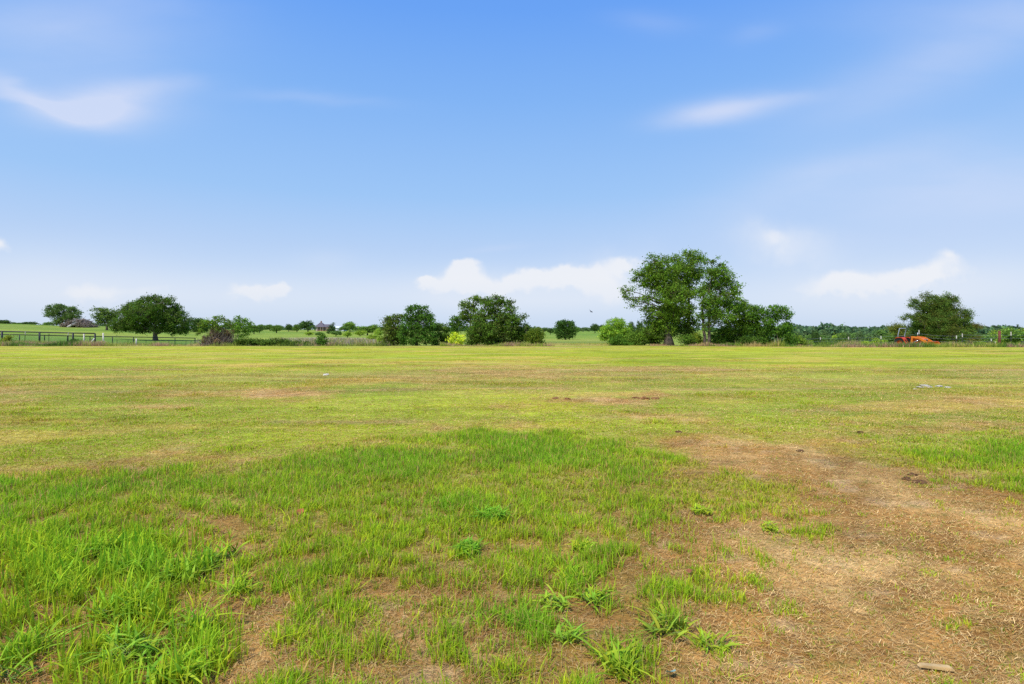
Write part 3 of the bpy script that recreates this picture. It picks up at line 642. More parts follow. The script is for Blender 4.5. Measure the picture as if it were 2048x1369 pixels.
FT = [
 (2, 10, 380, 32, 639, 'dark rounded tree on the skyline at the far left edge'),
 (0, 34, 400, 18, 644, 'small round tree on the skyline right of the far left one'),
 (2, 62, 390, 34, 643, 'wide low dark tree on the skyline left of the wind shaped oak'),
 (5, 98, 330, 24, 644, 'low bushy tree tucked under the left side of the wind shaped oak'),
 (3, 428, 120, 26, 655, 'pale green low tree behind the left side of the vine tangle'),
 (0, 508, 230, 26, 645, 'round tree behind the right side of the slim wispy tree'),
 (5, 524, 330, 26, 648, 'first dark tree of the row right of the wispy tree'),
 (2, 519, 250, 18, 650, 'small dark tree with a short trunk in front of the meadow row'),
 (5, 540, 340, 24, 648, 'even green tree in the middle of the meadow row'),
 (0, 553, 280, 28, 646, 'rounded tree with a forked trunk nearer than the meadow row'),
 (2, 577, 330, 18, 647, 'small narrow tree left of the big dark tree by the house'),
 (0, 594, 320, 24, 645, 'tree merging into the left side of the big dark tree by the house'),
 (2, 616, 310, 36, 639, 'big dark domed tree directly left of the house'),
 (1, 700, 400, 32, 641, 'airy round tree right of the white barn'),
 (5, 688, 380, 20, 651, 'small tree in front of the white barn end'),
 (1, 735, 230, 42, 647, 'bushy green tree at the left of the dark thicket'),
 (3, 757, 180, 22, 655, 'light green tree touching the left edge of the thicket'),
 (3, 720, 200, 28, 660, 'low light green tree below the airy round tree'),
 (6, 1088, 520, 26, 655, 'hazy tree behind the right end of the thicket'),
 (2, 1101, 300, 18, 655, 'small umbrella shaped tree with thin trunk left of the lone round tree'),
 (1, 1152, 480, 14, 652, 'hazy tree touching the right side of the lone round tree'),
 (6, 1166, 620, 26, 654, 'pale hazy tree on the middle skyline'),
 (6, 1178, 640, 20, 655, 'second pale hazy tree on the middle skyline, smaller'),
 (2, 1190, 420, 24, 646, 'dark blue green tree in the middle distance left of the willow shrub'),
 (2, 1204, 410, 18, 648, 'dark blue green tree half hidden by the willow shrub'),
 (2, 1262, 100, 20, 640, 'dark tree rising behind the right side of the willow shrub'),
 (2, 1278, 95, 20, 638, 'dark tree between the willow shrub and the tall grove'),
]
for f in FT: far_tree(*f, group='scattered trees beyond the field')
tree('round_tree', 'lone dark round tree on a short trunk in the green middle meadow', 'tree', 158, 1131,
     [(1122, 646, 8, 5), (1132, 645, 8, 4), (1143, 648, 7, 5), (1118, 655, 9, 8), (1131, 655, 12, 9), (1145, 658, 8, 8), (1118, 667, 8, 7), (1131, 668, 12, 8), (1144, 668, 8, 6), (1120, 675, 6, 3), (1141, 675, 5, 3)], [(1131, 660)], .25, .65, .3, (.035, .08, .022), 1.7, by=679.5)
far_tree(4, 665, 260, 20, 646, 'dark pointed cedar right of the house', 'cedar')
G2 = 'low bushes beyond the middle meadow'
for k, px, Y, w, top, lb in [(3, 618, 200, 24, 663, 'low green bush in front of the house, left one'), (5, 638, 190, 20, 664, 'low dark bush in front of the house, right one'), (5, 672, 190, 26, 661, 'dark bush at the foot of the pointed cedar'),
     (3, 695, 170, 24, 662, 'green bush below the white barn'), (3, 745, 120, 26, 668, 'yellowish bush at the edge of the flowering meadow'), (3, 762, 75, 20, 672, 'bright yellow green bush touching the left thicket')]:
    far_tree(k, px, Y, w, top, lb, 'bush', G2, 'bush')
# hedge along the verge
for i, (px, w, top) in enumerate([(488, 30, 676), (512, 28, 679), (536, 28, 680), (560, 30, 679), (585, 28, 682), (606, 22, 684)]):
    lb = ['leftmost dark bush of the low hedge, beside the vine tangle', 'second dark bush from the left in the low hedge', 'third dark bush from the left in the low hedge', 'fourth bush of the low hedge, with a bumpy crown', 'fifth bush of the low hedge, lower and browner', 'last and lowest bush of the low hedge, on its right end'][i]
    shrub(lb, 54 + i % 2, px, [(px - w * .25, top + 6, w * .35, 6), (px + w * .25, top + 7, w * .35, 6), (px, top + 10, w * .5, 5)], (.05, .09, .02), group='bushes of the low hedge', name='hedge_bush', gap=.1)
shrub('small dark leafy sapling alone in front of the house', 54, 643, [(643, 674, 6, 5), (638, 681, 6, 5), (648, 683, 6, 5), (642, 688, 7, 4)], (.045, .1, .02), name='sapling', cat='sapling', gap=.2, leaf=.15)
shrub('dark evergreen bush at the end of the black gate fence', 56, 152, [(148, 683, 6, 4), (155, 685, 7, 4)], (.035, .085, .02), name='bush', cat='bush')
shrub('loose vine covered bush by the leftmost black fence post', 57, 17, [(12, 682, 7, 6), (20, 676, 5, 5), (17, 688, 12, 6)], (.12, .16, .03), name='bush', cat='bush', gap=.25)
# vine tangle
def tangle():
    t = thing('vine_tangle', 'dead grey brown vine tangle with green leaves on top at the far field edge', 'vine tangle', at(440, 55))
    s = 55 / F; mb = MB()
    for i in range(420):
        px = random.gauss(0, 15) + random.choice([-14, -4, 12, 20]); top = random.uniform(12, 42) * (1 - abs(px) / 55)
        a = Vector((px * s * .6, random.uniform(-.9, .9), -.1)); b = Vector((px * s + random.uniform(-.5, .5), random.uniform(-1.1, 1.1), max(top, 4) * s))
        mb.tube(limb_pts(a, b, 6, .3, .05), [.022, .02, .017, .014, .01, .006], 4, cap=False)
    part('dead_stems', mb.mesh('dead_stems', M_TWIG, True), t)
    for lb, lobes, bs in (('green leafy top', [(435, 637, 9, 5), (420, 645, 14, 7), (445, 643, 12, 6), (410, 650, 9, 6), (428, 652, 12, 6), (457, 650, 7, 7), (442, 655, 9, 6), (402, 662, 5, 4), (398, 668, 4, 3), (450, 664, 5, 8)], (.075, .14, .025)),):
        W = [((l[0] - 440) * s, random.uniform(-.4, .4), EYE - (l[1] - HY) * s - t.location.z, l[2] * s, l[2] * s, l[3] * s) for l in lobes]
        me, _ = crown_mesh('foliage', W, .26, .13, bs, 1.5, None, .6, .3, .65, .25, (.12, .15, .04), .22)
        part('foliage', me, t, lb)
    W = [((l[0] - 440) * s, 0, EYE - (l[1] - HY) * s - t.location.z, l[2] * s, l[2] * s, l[3] * s) for l in [(432, 670, 14, 14), (458, 672, 10, 14), (412, 680, 10, 8), (445, 684, 20, 7)]]
    me, _ = crown_mesh('dry_foliage', W, .26, .12, (.1, .08, .06), 1.0, None, .8, .35, .5, .3, None, .3)
    part('dry_foliage', me, t)
tangle()

# --- right side
tree('cedar', 'large shaggy olive green cedar standing behind the orange tractor', 'tree', 66, 1862,
     [(1858, 594, 11, 7), (1877, 600, 9, 6), (1895, 595, 10, 6), (1906, 601, 6, 6), (1868, 606, 14, 8), (1890, 610, 15, 9), (1828, 604, 9, 5), (1822, 611, 7, 4), (1840, 614, 13, 8), (1862, 622, 18, 9), (1900, 624, 18, 9), (1924, 624, 12, 6), (1932, 632, 8, 7), (1813, 634, 9, 6), (1832, 636, 14, 7), (1852, 642, 20, 10), (1885, 640, 20, 11), (1915, 643, 16, 11), (1838, 654, 18, 8), (1868, 660, 22, 11), (1900, 660, 20, 12), (1928, 655, 10, 10), (1850, 672, 22, 9), (1885, 678, 24, 9), (1918, 676, 14, 9), (1935, 668, 10, 8), (1870, 615, 24, 18), (1850, 645, 28, 20), (1893, 642, 30, 20), (1878, 668, 36, 18), (1905, 612, 16, 14)],
     [(1866, 630)], .22, .42, .14, (.055, .1, .026), 1.35, gap=.14, asp=.4, flat=.7, alt=(.1, .125, .02), upb=0)
tree('cedar', 'low brownish cedar just right of the large shaggy one', 'tree', 70, 1944,
     [(1937, 654, 9, 5), (1948, 652, 9, 5), (1954, 656, 6, 4), (1938, 665, 11, 7), (1942, 678, 12, 9)], None, .1, .4, .16, (.08, .085, .03), 1.4, gap=.2, asp=.4)
tree('cedar', 'olive green cedar seen behind the tractor roll bar', 'tree', 72, 1800,
     [(1795, 652, 9, 5), (1806, 655, 8, 6), (1790, 662, 8, 7), (1804, 668, 10, 9), (1812, 680, 10, 8)], None, .1, .4, .16, (.09, .115, .03), 1.4, gap=.15, asp=.4)
G3 = 'trees of the wooded valley on the right'
LW = ['low tree of the valley wood beyond the wire fence', 'bright green tree of the valley wood beyond the wire fence', 'dark tree of the valley wood beyond the wire fence']
rs = random.Random(11)
for i in range(22):
    px = 1588 + i * 11 + rs.uniform(-3, 3); Y = rs.choice([120, 150, 185, 210]); k = rs.choice([0, 1, 3, 5, 2, 6])
    far_tree(k, px, Y, rs.uniform(20, 40), rs.uniform(656, 674), LW[1] if k == 3 else LW[2] if k == 0 else LW[0], 'valley_tree', G3)
for i in range(15):
    px = 1922 + i * 14 + rs.uniform(-3, 3); Y = rs.choice([110, 140, 175]); k = [1, 3, 5, 0][i % 4]
    top = rs.uniform(663, 672) if px < 1985 else rs.uniform(652, 662)
    far_tree(k, px, Y, rs.uniform(26, 36), top, LW[1] if k == 3 else LW[2] if k == 0 else LW[0], 'valley_tree', G3)
for k, px, Y, w, top, lb in [(3, 1752, 66, 26, 673, 'bright green bush left of the tractor'), (3, 1768, 64, 18, 676, 'small yellow green bush beside the tractor rear wheel'), (3, 1622, 64, 16, 680, 'small green bush behind the dry grass near the wire fence'), (3, 1962, 62, 26, 681, 'yellow green bush near the rusty post'), (3, 1730, 70, 20, 679, 'pale bush left of the bright green one by the tractor')]:
    far_tree(k, px, Y, w, top, lb, 'bush', 'bushes along the wire fence', 'bush')
for px, Y, w_, top, k, lb in ((2042, 88, 60, 650, 1, 'tall bright green rounded tree at the right edge behind the rusty post'), (2012, 96, 44, 656, 3, 'bright green rounded tree just left of the tallest one at the right edge'), (2085, 92, 60, 648, 0, 'tall green tree partly cut off by the right edge'), (1976, 130, 36, 668, 5, 'dull green rounded tree left of the rusty post')):
    far_tree(k, px, Y, w_, top, lb, 'valley_tree', 'larger valley trees at the right edge')
def ridge():
    W = []
    for i in range(620):
        Y = 260 * (980 / 260) ** R.uniform(0, 1); px = R.uniform(1480, 2450); X = (px - CX) * Y / F
        r = R.uniform(3.5, 6.5); W.append((X, Y, gz(X, Y) + R.uniform(0, 4) - 1 + 2.5 * float(vnoise(np.array([px / 60.]), np.array([Y / 200.]), 4)[0]), r, r, r * .75))
    for i in range(260):
        Y = R.uniform(700, 1300); px = R.uniform(-300, 1500); X = (px - CX) * Y / F
        r = R.uniform(4, 8); W.append((X, Y, gz(X, Y) + 2.2, r, r, r * .55))
    me, _ = crown_mesh('distant_woods', W, 1.6, 1.5, (.055, .105, .07), 1.2, 12, .6, .4, .8, .1)  # distance haze is mixed into this bluish leaf colour
    o = bpy.data.objects.new('distant_woods', me); col.objects.link(o); tag(o, 'hazy blue green woods covering the low ridge on the horizon', 'woods', kind='stuff')
ridge()

# ------------------------------------------------------------------ fences and posts
def pipe_fence(label, pts, posts, r, tops):
    """pts: rail through (px, Y, py); posts by heading"""
    P = [at(*p) for p in pts]; t = thing('pipe_fence', label, 'fence', at(pts[0][0], pts[0][1]))
    o0 = t.location.copy()
    MB().tube([p - o0 for p in P], r, 8).build('top_rail', M_BLACK, t, True)
    xs = [p[0] for p in pts]
    for px, k in posts:
        Y = float(np.interp(px, xs, [p[1] for p in pts])); py = float(np.interp(px, xs, [p[2] for p in pts]))
        a = at(px, Y); b = at(px, Y, py + .2)
        MB().tube([a - o0 - Vector((0, 0, .2)), b - o0], r * k, 8).build('post', M_BLACK, t, True)
    return t
pipe_fence('black pipe fence, the nearer taller one at the left edge', [(-60, 58, 662.2), (4, 58.5, 663.3), (79, 59.5, 665), (146, 60.5, 666.6), (190, 61, 667.3)], [(-58, 1.3), (4, 1.35), (79, 1.35), (146, 1.35), (190, 1.35)], .062, None)
pipe_fence('black pipe fence, the longer thinner one farther behind', [(-60, 78, 668), (40, 80, 670), (180, 86, 673.2), (300, 94, 675), (391, 100, 676.8)], [(-40, .9), (39, .9), (89, .9), (135, .9), (180, .9), (225, .9), (267, 1.1), (310, .9), (350, .9), (390, 1.2)], .065, None)
def post(name, label, px, Y, top, r=.05, mat=M_WHITE, lean=0, capc=None, base=None, group=None, cat='fence post', n=8):
    a = at(px, Y); b = at(px + lean, Y, top)
    t = thing(name, label, cat, a, group); v = b - a
    if capc is None:
        MB().tube([(0, 0, -.2), v * .5, v], [r * 1.1, r, r * .95], n).build('shaft', mat, t, True)
    else:
        MB().tube([(0, 0, -.2), v * .82], [r, r], 4).build('shaft', mat, t)
        MB().tube([v * .8, v], [r * 1.25, r * 1.25], 6).build('post_cap', capc, t)
    return t
post('fence_post', 'pale wooden post inside the near black fence', 168, 62, 666, .07, group='pale wooden posts on the left')
post('fence_post', 'tall pale wooden post just past the end of the near black fence', 207, 62, 666.5, .075, lean=-.6, group='pale wooden posts on the left')
post('fence_post', 'short pale wooden post in front of the great oak', 272.5, 57, 677.5, .06, group='pale wooden posts on the left')
t = thing('fence_brace', 'pale diagonal brace leaning against the end of the near black fence', 'fence brace', at(182, 60))
v = at(189, 60.4, 677) - t.location; MB().tube([(-.15, 0, .15), v], [.055, .05], 7).build('timber', M_WHITE, t, True)
v2 = at(176, 60, 684) - t.location; MB().tube([v2, at(187, 60.5, 678.5) - t.location], [.03, .03], 6).build('pipe_strut', M_BLACK, t, True)
GP = 'thin posts in the weeds on the left'
post('steel_post', 'leaning dark post with white tip between the two leftmost black posts', 49, 57, 664, .03, M_TPOST, 1.6, M_WHITE, group=GP)
post('steel_post', 'thin dark leaning post right of the second black fence post', 97, 56, 668, .025, M_TPOST, 1, M_TPOST, group=GP)
post('steel_post', 'dark thin post with white tip left of the third black fence post', 136.5, 57, 666, .03, M_TPOST, 0, M_WHITE, group=GP)
GW = 'thin wire posts in front of the great oak'
for px, top, lb in ((234, 680, 'thin dark wire post left of the short pale post'), (256, 681, 'second thin dark wire post left of the great oak'), (292, 681, 'thin dark wire post left of the oak trunk'), (338, 681, 'thin dark wire post right of the oak trunk'), (372, 681.5, 'thin dark wire post under the right edge of the oak'), (382, 682, 'last thin dark wire post before the black fence corner')):
    post('wire_post', lb, px, 58, top, .02, M_TPOST, 0, M_TPOST, group=GW)
for px, lb in ((720, 'thin dark post in the flowering meadow'), (748, 'thin pale post near the left end of the thicket')):
    post('wire_post', lb, px, 58, 681 if px == 720 else 679, .03, M_TPOST if px == 720 else M_WHITE, 0, M_TPOST if px == 720 else M_WHITE)
GT = 'wire fence posts on the right'
TP = [(1588, 676, 56, 0, M_WHITE, 'white tipped post right of the grove end'), (1641, 675, 57, 0, M_WHITE, 'white tipped post left of the grey brush pile'), (1697, 674, 56, .2, M_WHITE, 'white tipped post just right of the grey brush pile'), (1701, 679, 57.5, 0, M_TPOST, 'dark leaning post close beside the white tipped one by the brush pile'),
      (1715, 674, 58, 0, M_TPOST, 'dark straight post between the brush pile and the tractor'), (1762, 672.5, 60, 0, M_WHITE, 'pale tipped post in the bright green bush'), (1838, 660.5, 59, 0, M_WHITE, 'pale tipped post standing behind the tractor hood'), (1913, 671.5, 57, 0, M_WHITE, 'white tipped post in front of the large cedar, left of two'),
      (1925, 667.5, 58, -.4, M_WHITE, 'white tipped post in front of the large cedar, right of two'), (1984, 678, 54, -1.8, M_WHITE, 'leaning white tipped post left of the rusty post'), (1990.5, 684, 51.5, 0, M_WHITE, 'short white tipped stake before the rusty post'), (2022, 664, 54, 0, M_WHITE, 'white tipped post right of the rusty post')]
for px, top, Y, lean, c, lb in TP: post('steel_post', lb, px, Y, top, .035, M_TPOST, lean, c, group=GT)
post('corner_post', 'thick rusty red brown corner post at the right', 1999, 55, 662, .11, M_RUST, cat='fence post')
post('corner_post', 'thick dark low post at the right edge of the field', 2046, 53, 683, .12, M_TPOST, cat='fence post')
def wires(name, label, pts, offs, r=.008):
    P = [at(*p) for p in pts]; t = thing(name, label, 'wire', at(pts[0][0], pts[0][1])); o0 = t.location.copy()
    for dz in offs:
        Q_ = []
        for i in range(len(P) - 1):
            for k in range(6):
                f = k / 6; p = P[i].lerp(P[i + 1], f) - o0; p.z -= dz + .06 * math.sin(math.pi * f); Q_.append(p)
        Q_.append(P[-1] - o0 - Vector((0, 0, dz)))
        MB().tube(Q_, r, 4).build('strand', M_STEEL, t)
wires('barbed_wire', 'barbed wire strands running between the thin posts past the tractor', [(1588, 56, 678), (1641, 57, 677), (1697, 56, 677), (1715, 58, 676), (1762, 60, 674), (1838, 59, 668), (1913, 57, 673), (1925, 58, 670), (1999, 55, 670)], (0, .3, .6))
wires('barbed_wire', 'barbed wire strands running right from the rusty post', [(1999, 54.8, 669.8), (2022, 54, 670.3), (2150, 52, 671)], (0, .3))

# ------------------------------------------------------------------ brush piles
def brush_pile(label, px, Y, wpx, hpx, mat, n, log=False, r=.05, name='brush_pile'):
    s = Y / F; t = thing(name, label, 'brush pile', at(px, Y)); w, h = wpx * s, hpx * s; mb = MB()
    for i in range(n):
        x = random.uniform(-.5, .5); y = random.uniform(-.5, .5); top = h * (1 - (2 * x) ** 2) * random.uniform(.2, 1)
        c = Vector((x * w, y * w * .6, max(top, .05))); a = random.uniform(0, 6.28); l = w * random.uniform(.08, .2)
        d = Vector((math.cos(a), math.sin(a), random.uniform(-.5, .5))) * l
        p0, p1 = c - d, c + d; p0.z = max(p0.z, 0); p1.z = max(p1.z, 0)
        rr = r * random.uniform(.3, 1.2)
        mb.tube(limb_pts(p0, p1, 4, .25), [rr, rr * .8, rr * .6, rr * .3], 5)
    mb.build('branches', mat, t, True)
    if log:
        m2 = MB(); a = Vector((-w * .16, -w * .4, 0)); b = Vector((w * .12, -w * .25, h * .75))
        m2.tube(limb_pts(a, b, 6, .1), [r * 3, r * 2.8, r * 2.3, r * 2, r * 1.5, r], 7)
        for k in range(4): m2.tube(limb_pts(a.lerp(b, .4 + k * .12), a.lerp(b, .5 + k * .1) + Vector((random.uniform(-1.2, 1.2), 0, random.uniform(.8, 2))), 4, .2), [r * 1.3, r, r * .6, r * .3], 5)
        m2.build('bleached_limb', M_GREYWOOD, t, True)
brush_pile('big brown brush pile with a bleached fallen limb on the left rise', 159, 225, 50, 15, M_TWIG, 800, True, .16)
brush_pile('grey pile of weathered branches at the wire fence', 1678, 56, 34, 9, M_GREYWOOD, 160, False, .035)
brush_pile('small dark brush heap beside the large cedar', 1942, 55, 22, 7, M_TPOST, 140, False, .04)

# ------------------------------------------------------------------ house and barn
def house():
    Y = 480; s = Y / F; b = at(645, Y); b.z = EYE - (662.5 - HY) * s
    t = thing('house', 'far brick house with a dark hipped roof and chimney on the meadow skyline', 'house', b)
    brick = paint('brick', (.3, .15, .1), .9, 0, .3, 2); roofm = paint('shingles', (.14, .12, .14), .9, 0, .2, 1.5); glass = paint('window_glass', (.03, .035, .04), .15, 0, .2, 1); trim = paint('stone_trim', (.5, .42, .33), .8)
    MB().box((.6, 2, 1.6), (10.0, 8, 3.6)).build('wall', brick, t)
    MB().box((-4.35, -1.4, 1.5), (1.2, 1.6, 3.4)).build('stone_pier', trim, t)
    # hipped roof with a lower right wing
    m = MB()
    m.add([(-6, -3.2, 3.3), (2.6, -3.2, 3.3), (2.6, 7, 3.3), (-6, 7, 3.3), (-2.6, 1.5, 7.2), (-.8, 1.5, 7.2)], [(0, 1, 5, 4), (1, 2, 5), (2, 3, 4, 5), (3, 0, 4), (3, 2, 1, 0)])
    m.add([(0, -2.4, 3.32), (6.2, -2.4, 3.32), (6.2, 6.4, 3.32), (0, 6.4, 3.32), (0, 2, 5.7), (6.0, 2, 5.7)], [(0, 1, 5, 4), (1, 2, 5), (2, 3, 4, 5), (3, 0, 4)])
    r = m.build('roof', roofm, t)
    MB().box((-1.6, 1.6, 7.5), (.9, .9, 2.0)).build('chimney', brick, r)
    for x in (-2.2, .6, 3.4): 
        f = MB().box((x, -2.03, 1.7), (1.3, .08, 1.6)).build('window', trim, t); MB().box((x, -2.09, 1.7), (1.1, .05, 1.4)).build('pane', glass, f)
    MB().box((2.0, -2.05, 1.2), (1.0, .1, 2.2)).build('door', glass, t)
    for x in (-3.0, -.8, 1.3, 4.8): MB().box((x, -2.9, 1.5), (.22, .22, 3.5)).build('porch_column', trim, t)
house()
def barn():
    Y = 470; s = Y / F; b = at(682, Y); b.z = EYE - (664 - HY) * s
    t = thing('barn', 'white metal barn half hidden behind bushes right of the pointed cedar', 'barn', b)
    w = paint('white_metal', (.75, .77, .8), .5, 0, .1, 1); g = paint('grey_metal', (.3, .32, .35), .5, 0, .1, 1)
    MB().box((0, 0, 1.5), (7.2, 8, 3.4)).build('wall', w, t)
    m = MB(); m.add([(-3.9, -4.4, 3.2), (3.9, -4.4, 3.2), (3.9, 4.4, 3.2), (-3.9, 4.4, 3.2), (-3.9, 0, 4.6), (3.9, 0, 4.6)], [(0, 1, 5, 4), (1, 2, 5), (2, 3, 4, 5), (3, 0, 4), (3, 2, 1, 0)]); m.build('roof', w, t)
    MB().box((-.5, -4.05, 1.3), (2.8, .1, 2.6)).build('door', g, t)
barn()

# ------------------------------------------------------------------ tractor
def tractor():
    p = at(1809, 57); p.z = gz(p.x + .7, p.y - 1.5)
    t = thing('tractor', 'orange compact tractor with front loader and grey roll bar parked behind the field edge', 'tractor', p, rz=math.radians(-68))
    OR = paint('orange_paint', (.72, .14, .012), .4, 0, .18, 5, spec=.5); RD = paint('red_orange_paint', (.6, .06, .012), .45, 0, .2, 5); TY = paint('tyre_rubber', (.022, .022, .022), .85, 0, .3, 14)
    BK = paint('black_plastic', (.02, .02, .022), .55); GR = paint('rollbar_grey', (.33, .38, .42), .45, .2, .15, 8); LO = paint('loader_orange', (.8, .22, .02), .4, 0, .2, 5); CH = paint('cylinder_chrome', (.6, .6, .6), .2, .9, .1, 5)
    def wheel(x, y, r, w, rimr, out):
        e = thing_part('wheel', t, (x, y, r))
        pr = [(rimr, -w / 2 * .8), (r * .86, -w / 2), (r * .96, -w / 2 * .8), (r, -w / 4), (r, w / 4), (r * .96, w / 2 * .8), (r * .86, w / 2), (rimr, w / 2 * .8)]
        m = MB().lathe(pr, (0, 0, 0), 28)
        for k in range(22):
            a = 2 * math.pi * k / 22
            for sg in (-1, 1):
                rot = Matrix.Rotation(-a - (sg * .07), 3, 'Y') @ Matrix.Rotation(sg * .6, 3, 'X')
                c = Vector((math.cos(a + .14 * (sg > 0)) * r * 1.0, sg * w * .22, math.sin(a + .14 * (sg > 0)) * r * 1.0))
                m.box(c, (r * .07, w * .5, r * .05), Matrix.Rotation(-a, 3, 'Y') @ Matrix.Rotation(sg * .5, 3, 'X'))
        m.build('tyre', TY, e)
        MB().lathe([(rimr * 1.02, -w * .38), (rimr * .93, -w * .2), (rimr * .9, out * w * .1), (rimr * .45, out * w * .16), (rimr * .3, out * w * .3), (.001, out * w * .3)], (0, 0, 0), 24).lathe([(rimr * 1.02, w * .38), (rimr * .93, w * .2), (rimr * .9, out * w * .1)], (0, 0, 0), 24).build('rim', RD, e, True)
    def thing_part(n, par, loc):
        e = bpy.data.objects.new(n, None); col.objects.link(e); e.parent = par; e.location = loc; return e
    for sg in (-1, 1):
        wheel(0, sg * .58, .62, .34, .33, sg); wheel(1.62, sg * .52, .35, .2, .2, sg)
    # body: transmission tunnel, hood, cowl
    MB().box((.55, 0, .58), (1.7, .34, .4)).box((0, 0, .62), (.5, .8, .3)).box((1.62, 0, .38), (.16, .85, .14)).build('chassis', BK, t, bevel=.015)
    hood = MB().prism([(.82, .72), (.82, 1.28), (1.1, 1.3), (1.75, 1.2), (2.0, 1.05), (2.06, .72)], -.27, .27).build('hood', OR, t, bevel=.03)
    MB().box((2.05, 0, .86), (.06, .44, .3)).build('grille', BK, hood)
    for sg in (-1, 1): MB().tube([(2.03, sg * .15, 1.06), (2.09, sg * .15, 1.06)], .06, 12).build('headlight', CH, hood)
    MB().box((.75, 0, 1.1), (.16, .5, .5)).build('dashboard', BK, t, bevel=.02)
    st = MB(); st.tube([(.72, 0, 1.25), (.52, 0, 1.38)], .02, 6)
    st.tube([Vector((.52, 0, 1.38)) + Matrix.Rotation(math.radians(35), 3, 'Y') @ Vector((math.cos(a) * .19, math.sin(a) * .19, 0)) for a in [i * math.pi / 8 for i in range(17)]], .016, 6); st.build('steering_wheel', BK, t, True)
    MB().box((.05, 0, .95), (.46, .48, .12)).box((-.18, 0, 1.18), (.12, .46, .42), Matrix.Rotation(-.18, 3, 'Y')).build('seat', BK, t, bevel=.03)
    MB().box((.48, 0, .62), (.55, 1.05, .04)).build('footboard', BK, t)
    for sg in (-1, 1):
        pf = [(-.42, 1.18), (-.2, 1.27), (.2, 1.27), (.42, 1.12), (.62, .75), (.68, .5), (.62, .48), (.55, .72), (.36, 1.06), (.17, 1.21), (-.2, 1.21), (-.4, 1.13)]
        MB().prism(pf, sg * .36, sg * .78).build('fender', RD, t)
    rb = MB().tube([(-.3, -.5, .75), (-.32, -.5, 1.45), (-.18, -.5, 2.06), (-.18, -.42, 2.14), (-.18, .42, 2.14), (-.18, .5, 2.06), (-.32, .5, 1.45), (-.3, .5, .75)], .04, 8); rb.build('roll_bar', GR, t, True)
    MB().tube([(1.15, .2, 1.25), (1.15, .2, 1.75)], .025, 8).build('exhaust_pipe', CH, t, True)
    for sg in (-1, 1):
        a = MB(); y = sg * .42
        a.box((.98, y, .88), (.16, .09, .75), Matrix.Rotation(.12, 3, 'Y')).build('loader_post', LO, t, bevel=.01)
        m = MB(); pf = [(.86, 1.3), (1.0, 1.38), (1.7, 1.3), (2.25, .98), (2.62, .42), (2.66, .28), (2.52, .26), (2.42, .45), (2.1, .84), (1.62, 1.13), (1.0, 1.2)]
        ar = m.prism(pf, y - .05, y + .05).build('loader_arm', LO, t, bevel=.008)
        MB().tube([(1.0, y, .7), (1.55, y, .95)], .045, 8).tube([(1.55, y, .95), (1.85, y, 1.05)], .02, 8).build('hydraulic_cylinder', CH, ar, True)
        MB().tube([(2.2, y, 1.0), (2.6, y, .72)], .035, 8).build('hydraulic_cylinder', LO, ar, True)
    # bucket: curved shell with side plates
    pf = [(2.7, .9), (2.62, .7), (2.6, .4), (2.68, .14), (2.85, .04), (3.3, .02)]; inn = [(3.3, .05), (2.87, .08), (2.73, .17), (2.66, .42), (2.68, .69), (2.75, .88)]
    m = MB().prism(pf + inn, -.76, .76); sd = [(2.7, .88), (2.62, .68), (2.61, .4), (2.69, .15), (2.86, .05), (3.28, .04), (2.98, .62)]
    m.prism(sd, -.78, -.755).prism(sd, .755, .78); m.build('bucket', OR, t)
tractor()

# ------------------------------------------------------------------ small things in the field
def lump_mesh(name, r, seed, mat, flat=.6, rough=.6):
    import bmesh
    bm = bmesh.new(); bmesh.ops.create_icosphere(bm, subdivisions=3, radius=1)
    P = np.array([v.co[:] for v in bm.verts])
    n = vnoise(P[:, 0] * 1.7 + seed * 7, P[:, 1] * 1.7 + P[:, 2] * 1.9, seed) - .5 + .4 * (vnoise(P[:, 0] * 5 + seed, P[:, 1] * 5 + P[:, 2] * 4, seed + 3) - .5)
    for v, k in zip(bm.verts, n): v.co = v.co * (1 + rough * 2 * k) * r; v.co.z *= flat
    me = bpy.data.meshes.new(name); bm.to_mesh(me); bm.free(); me.materials.append(mat); return me
M_CLOD = paint('dark_soil', (.16, .085, .04), .98, 0, .5, 22, spec=.1); M_LIME = paint('limestone', (.5, .46, .38), .9, 0, .3, 18); M_REDSOIL = paint('red_soil', (.3, .15, .06), .98, 0, .4, 20, spec=.1)
def lump(name, label, cat, px, py, r, mat, seed, group=None, flat=.6):
    p = on_field(px, py); o = bpy.data.objects.new(name, lump_mesh(name, r, seed, mat, flat)); col.objects.link(o); o.location = p + Vector((0, 0, r * flat * .3)); o.rotation_euler.z = seed
    tag(o, label, cat, group); return o
for i, (px, py, r, lb) in enumerate([(1812, 958, .06, 'dark turned clod at the left of the pair in the bare ground'), (1838, 965, .055, 'dark turned clod at the right of the pair in the bare ground'), (1826, 950, .04, 'small dark clod behind the pair in the bare ground'),
        (1722, 868, .055, 'lone dark clod before the green band on the right'), (1356, 866, .05, 'dark clod at the left end of the bare patch'), (1600, 905, .05, 'flat dark clod in the middle of the bare patch')]):
    lump('dirt_clod', lb, 'dirt clod', px, py, r * .85, M_CLOD, i + 3, 'dark clods in the bare ground', .4)
for i, (px, py, r, lb) in enumerate([(1270, 797, .09, 'left reddish clod of the heap in the mid field'), (1290, 799, .13, 'largest reddish clod of the heap in the mid field'), (1310, 798, .1, 'right reddish clod of the heap in the mid field'), (1110, 799, .08, 'reddish clod left of the heap in the mid field'), (1136, 800, .09, 'reddish clod nearest left of the mid field heap')]):
    lump('dirt_clod', lb, 'dirt clod', px, py, r * .75, M_REDSOIL, i + 13, 'reddish clods in the mid field', .35)
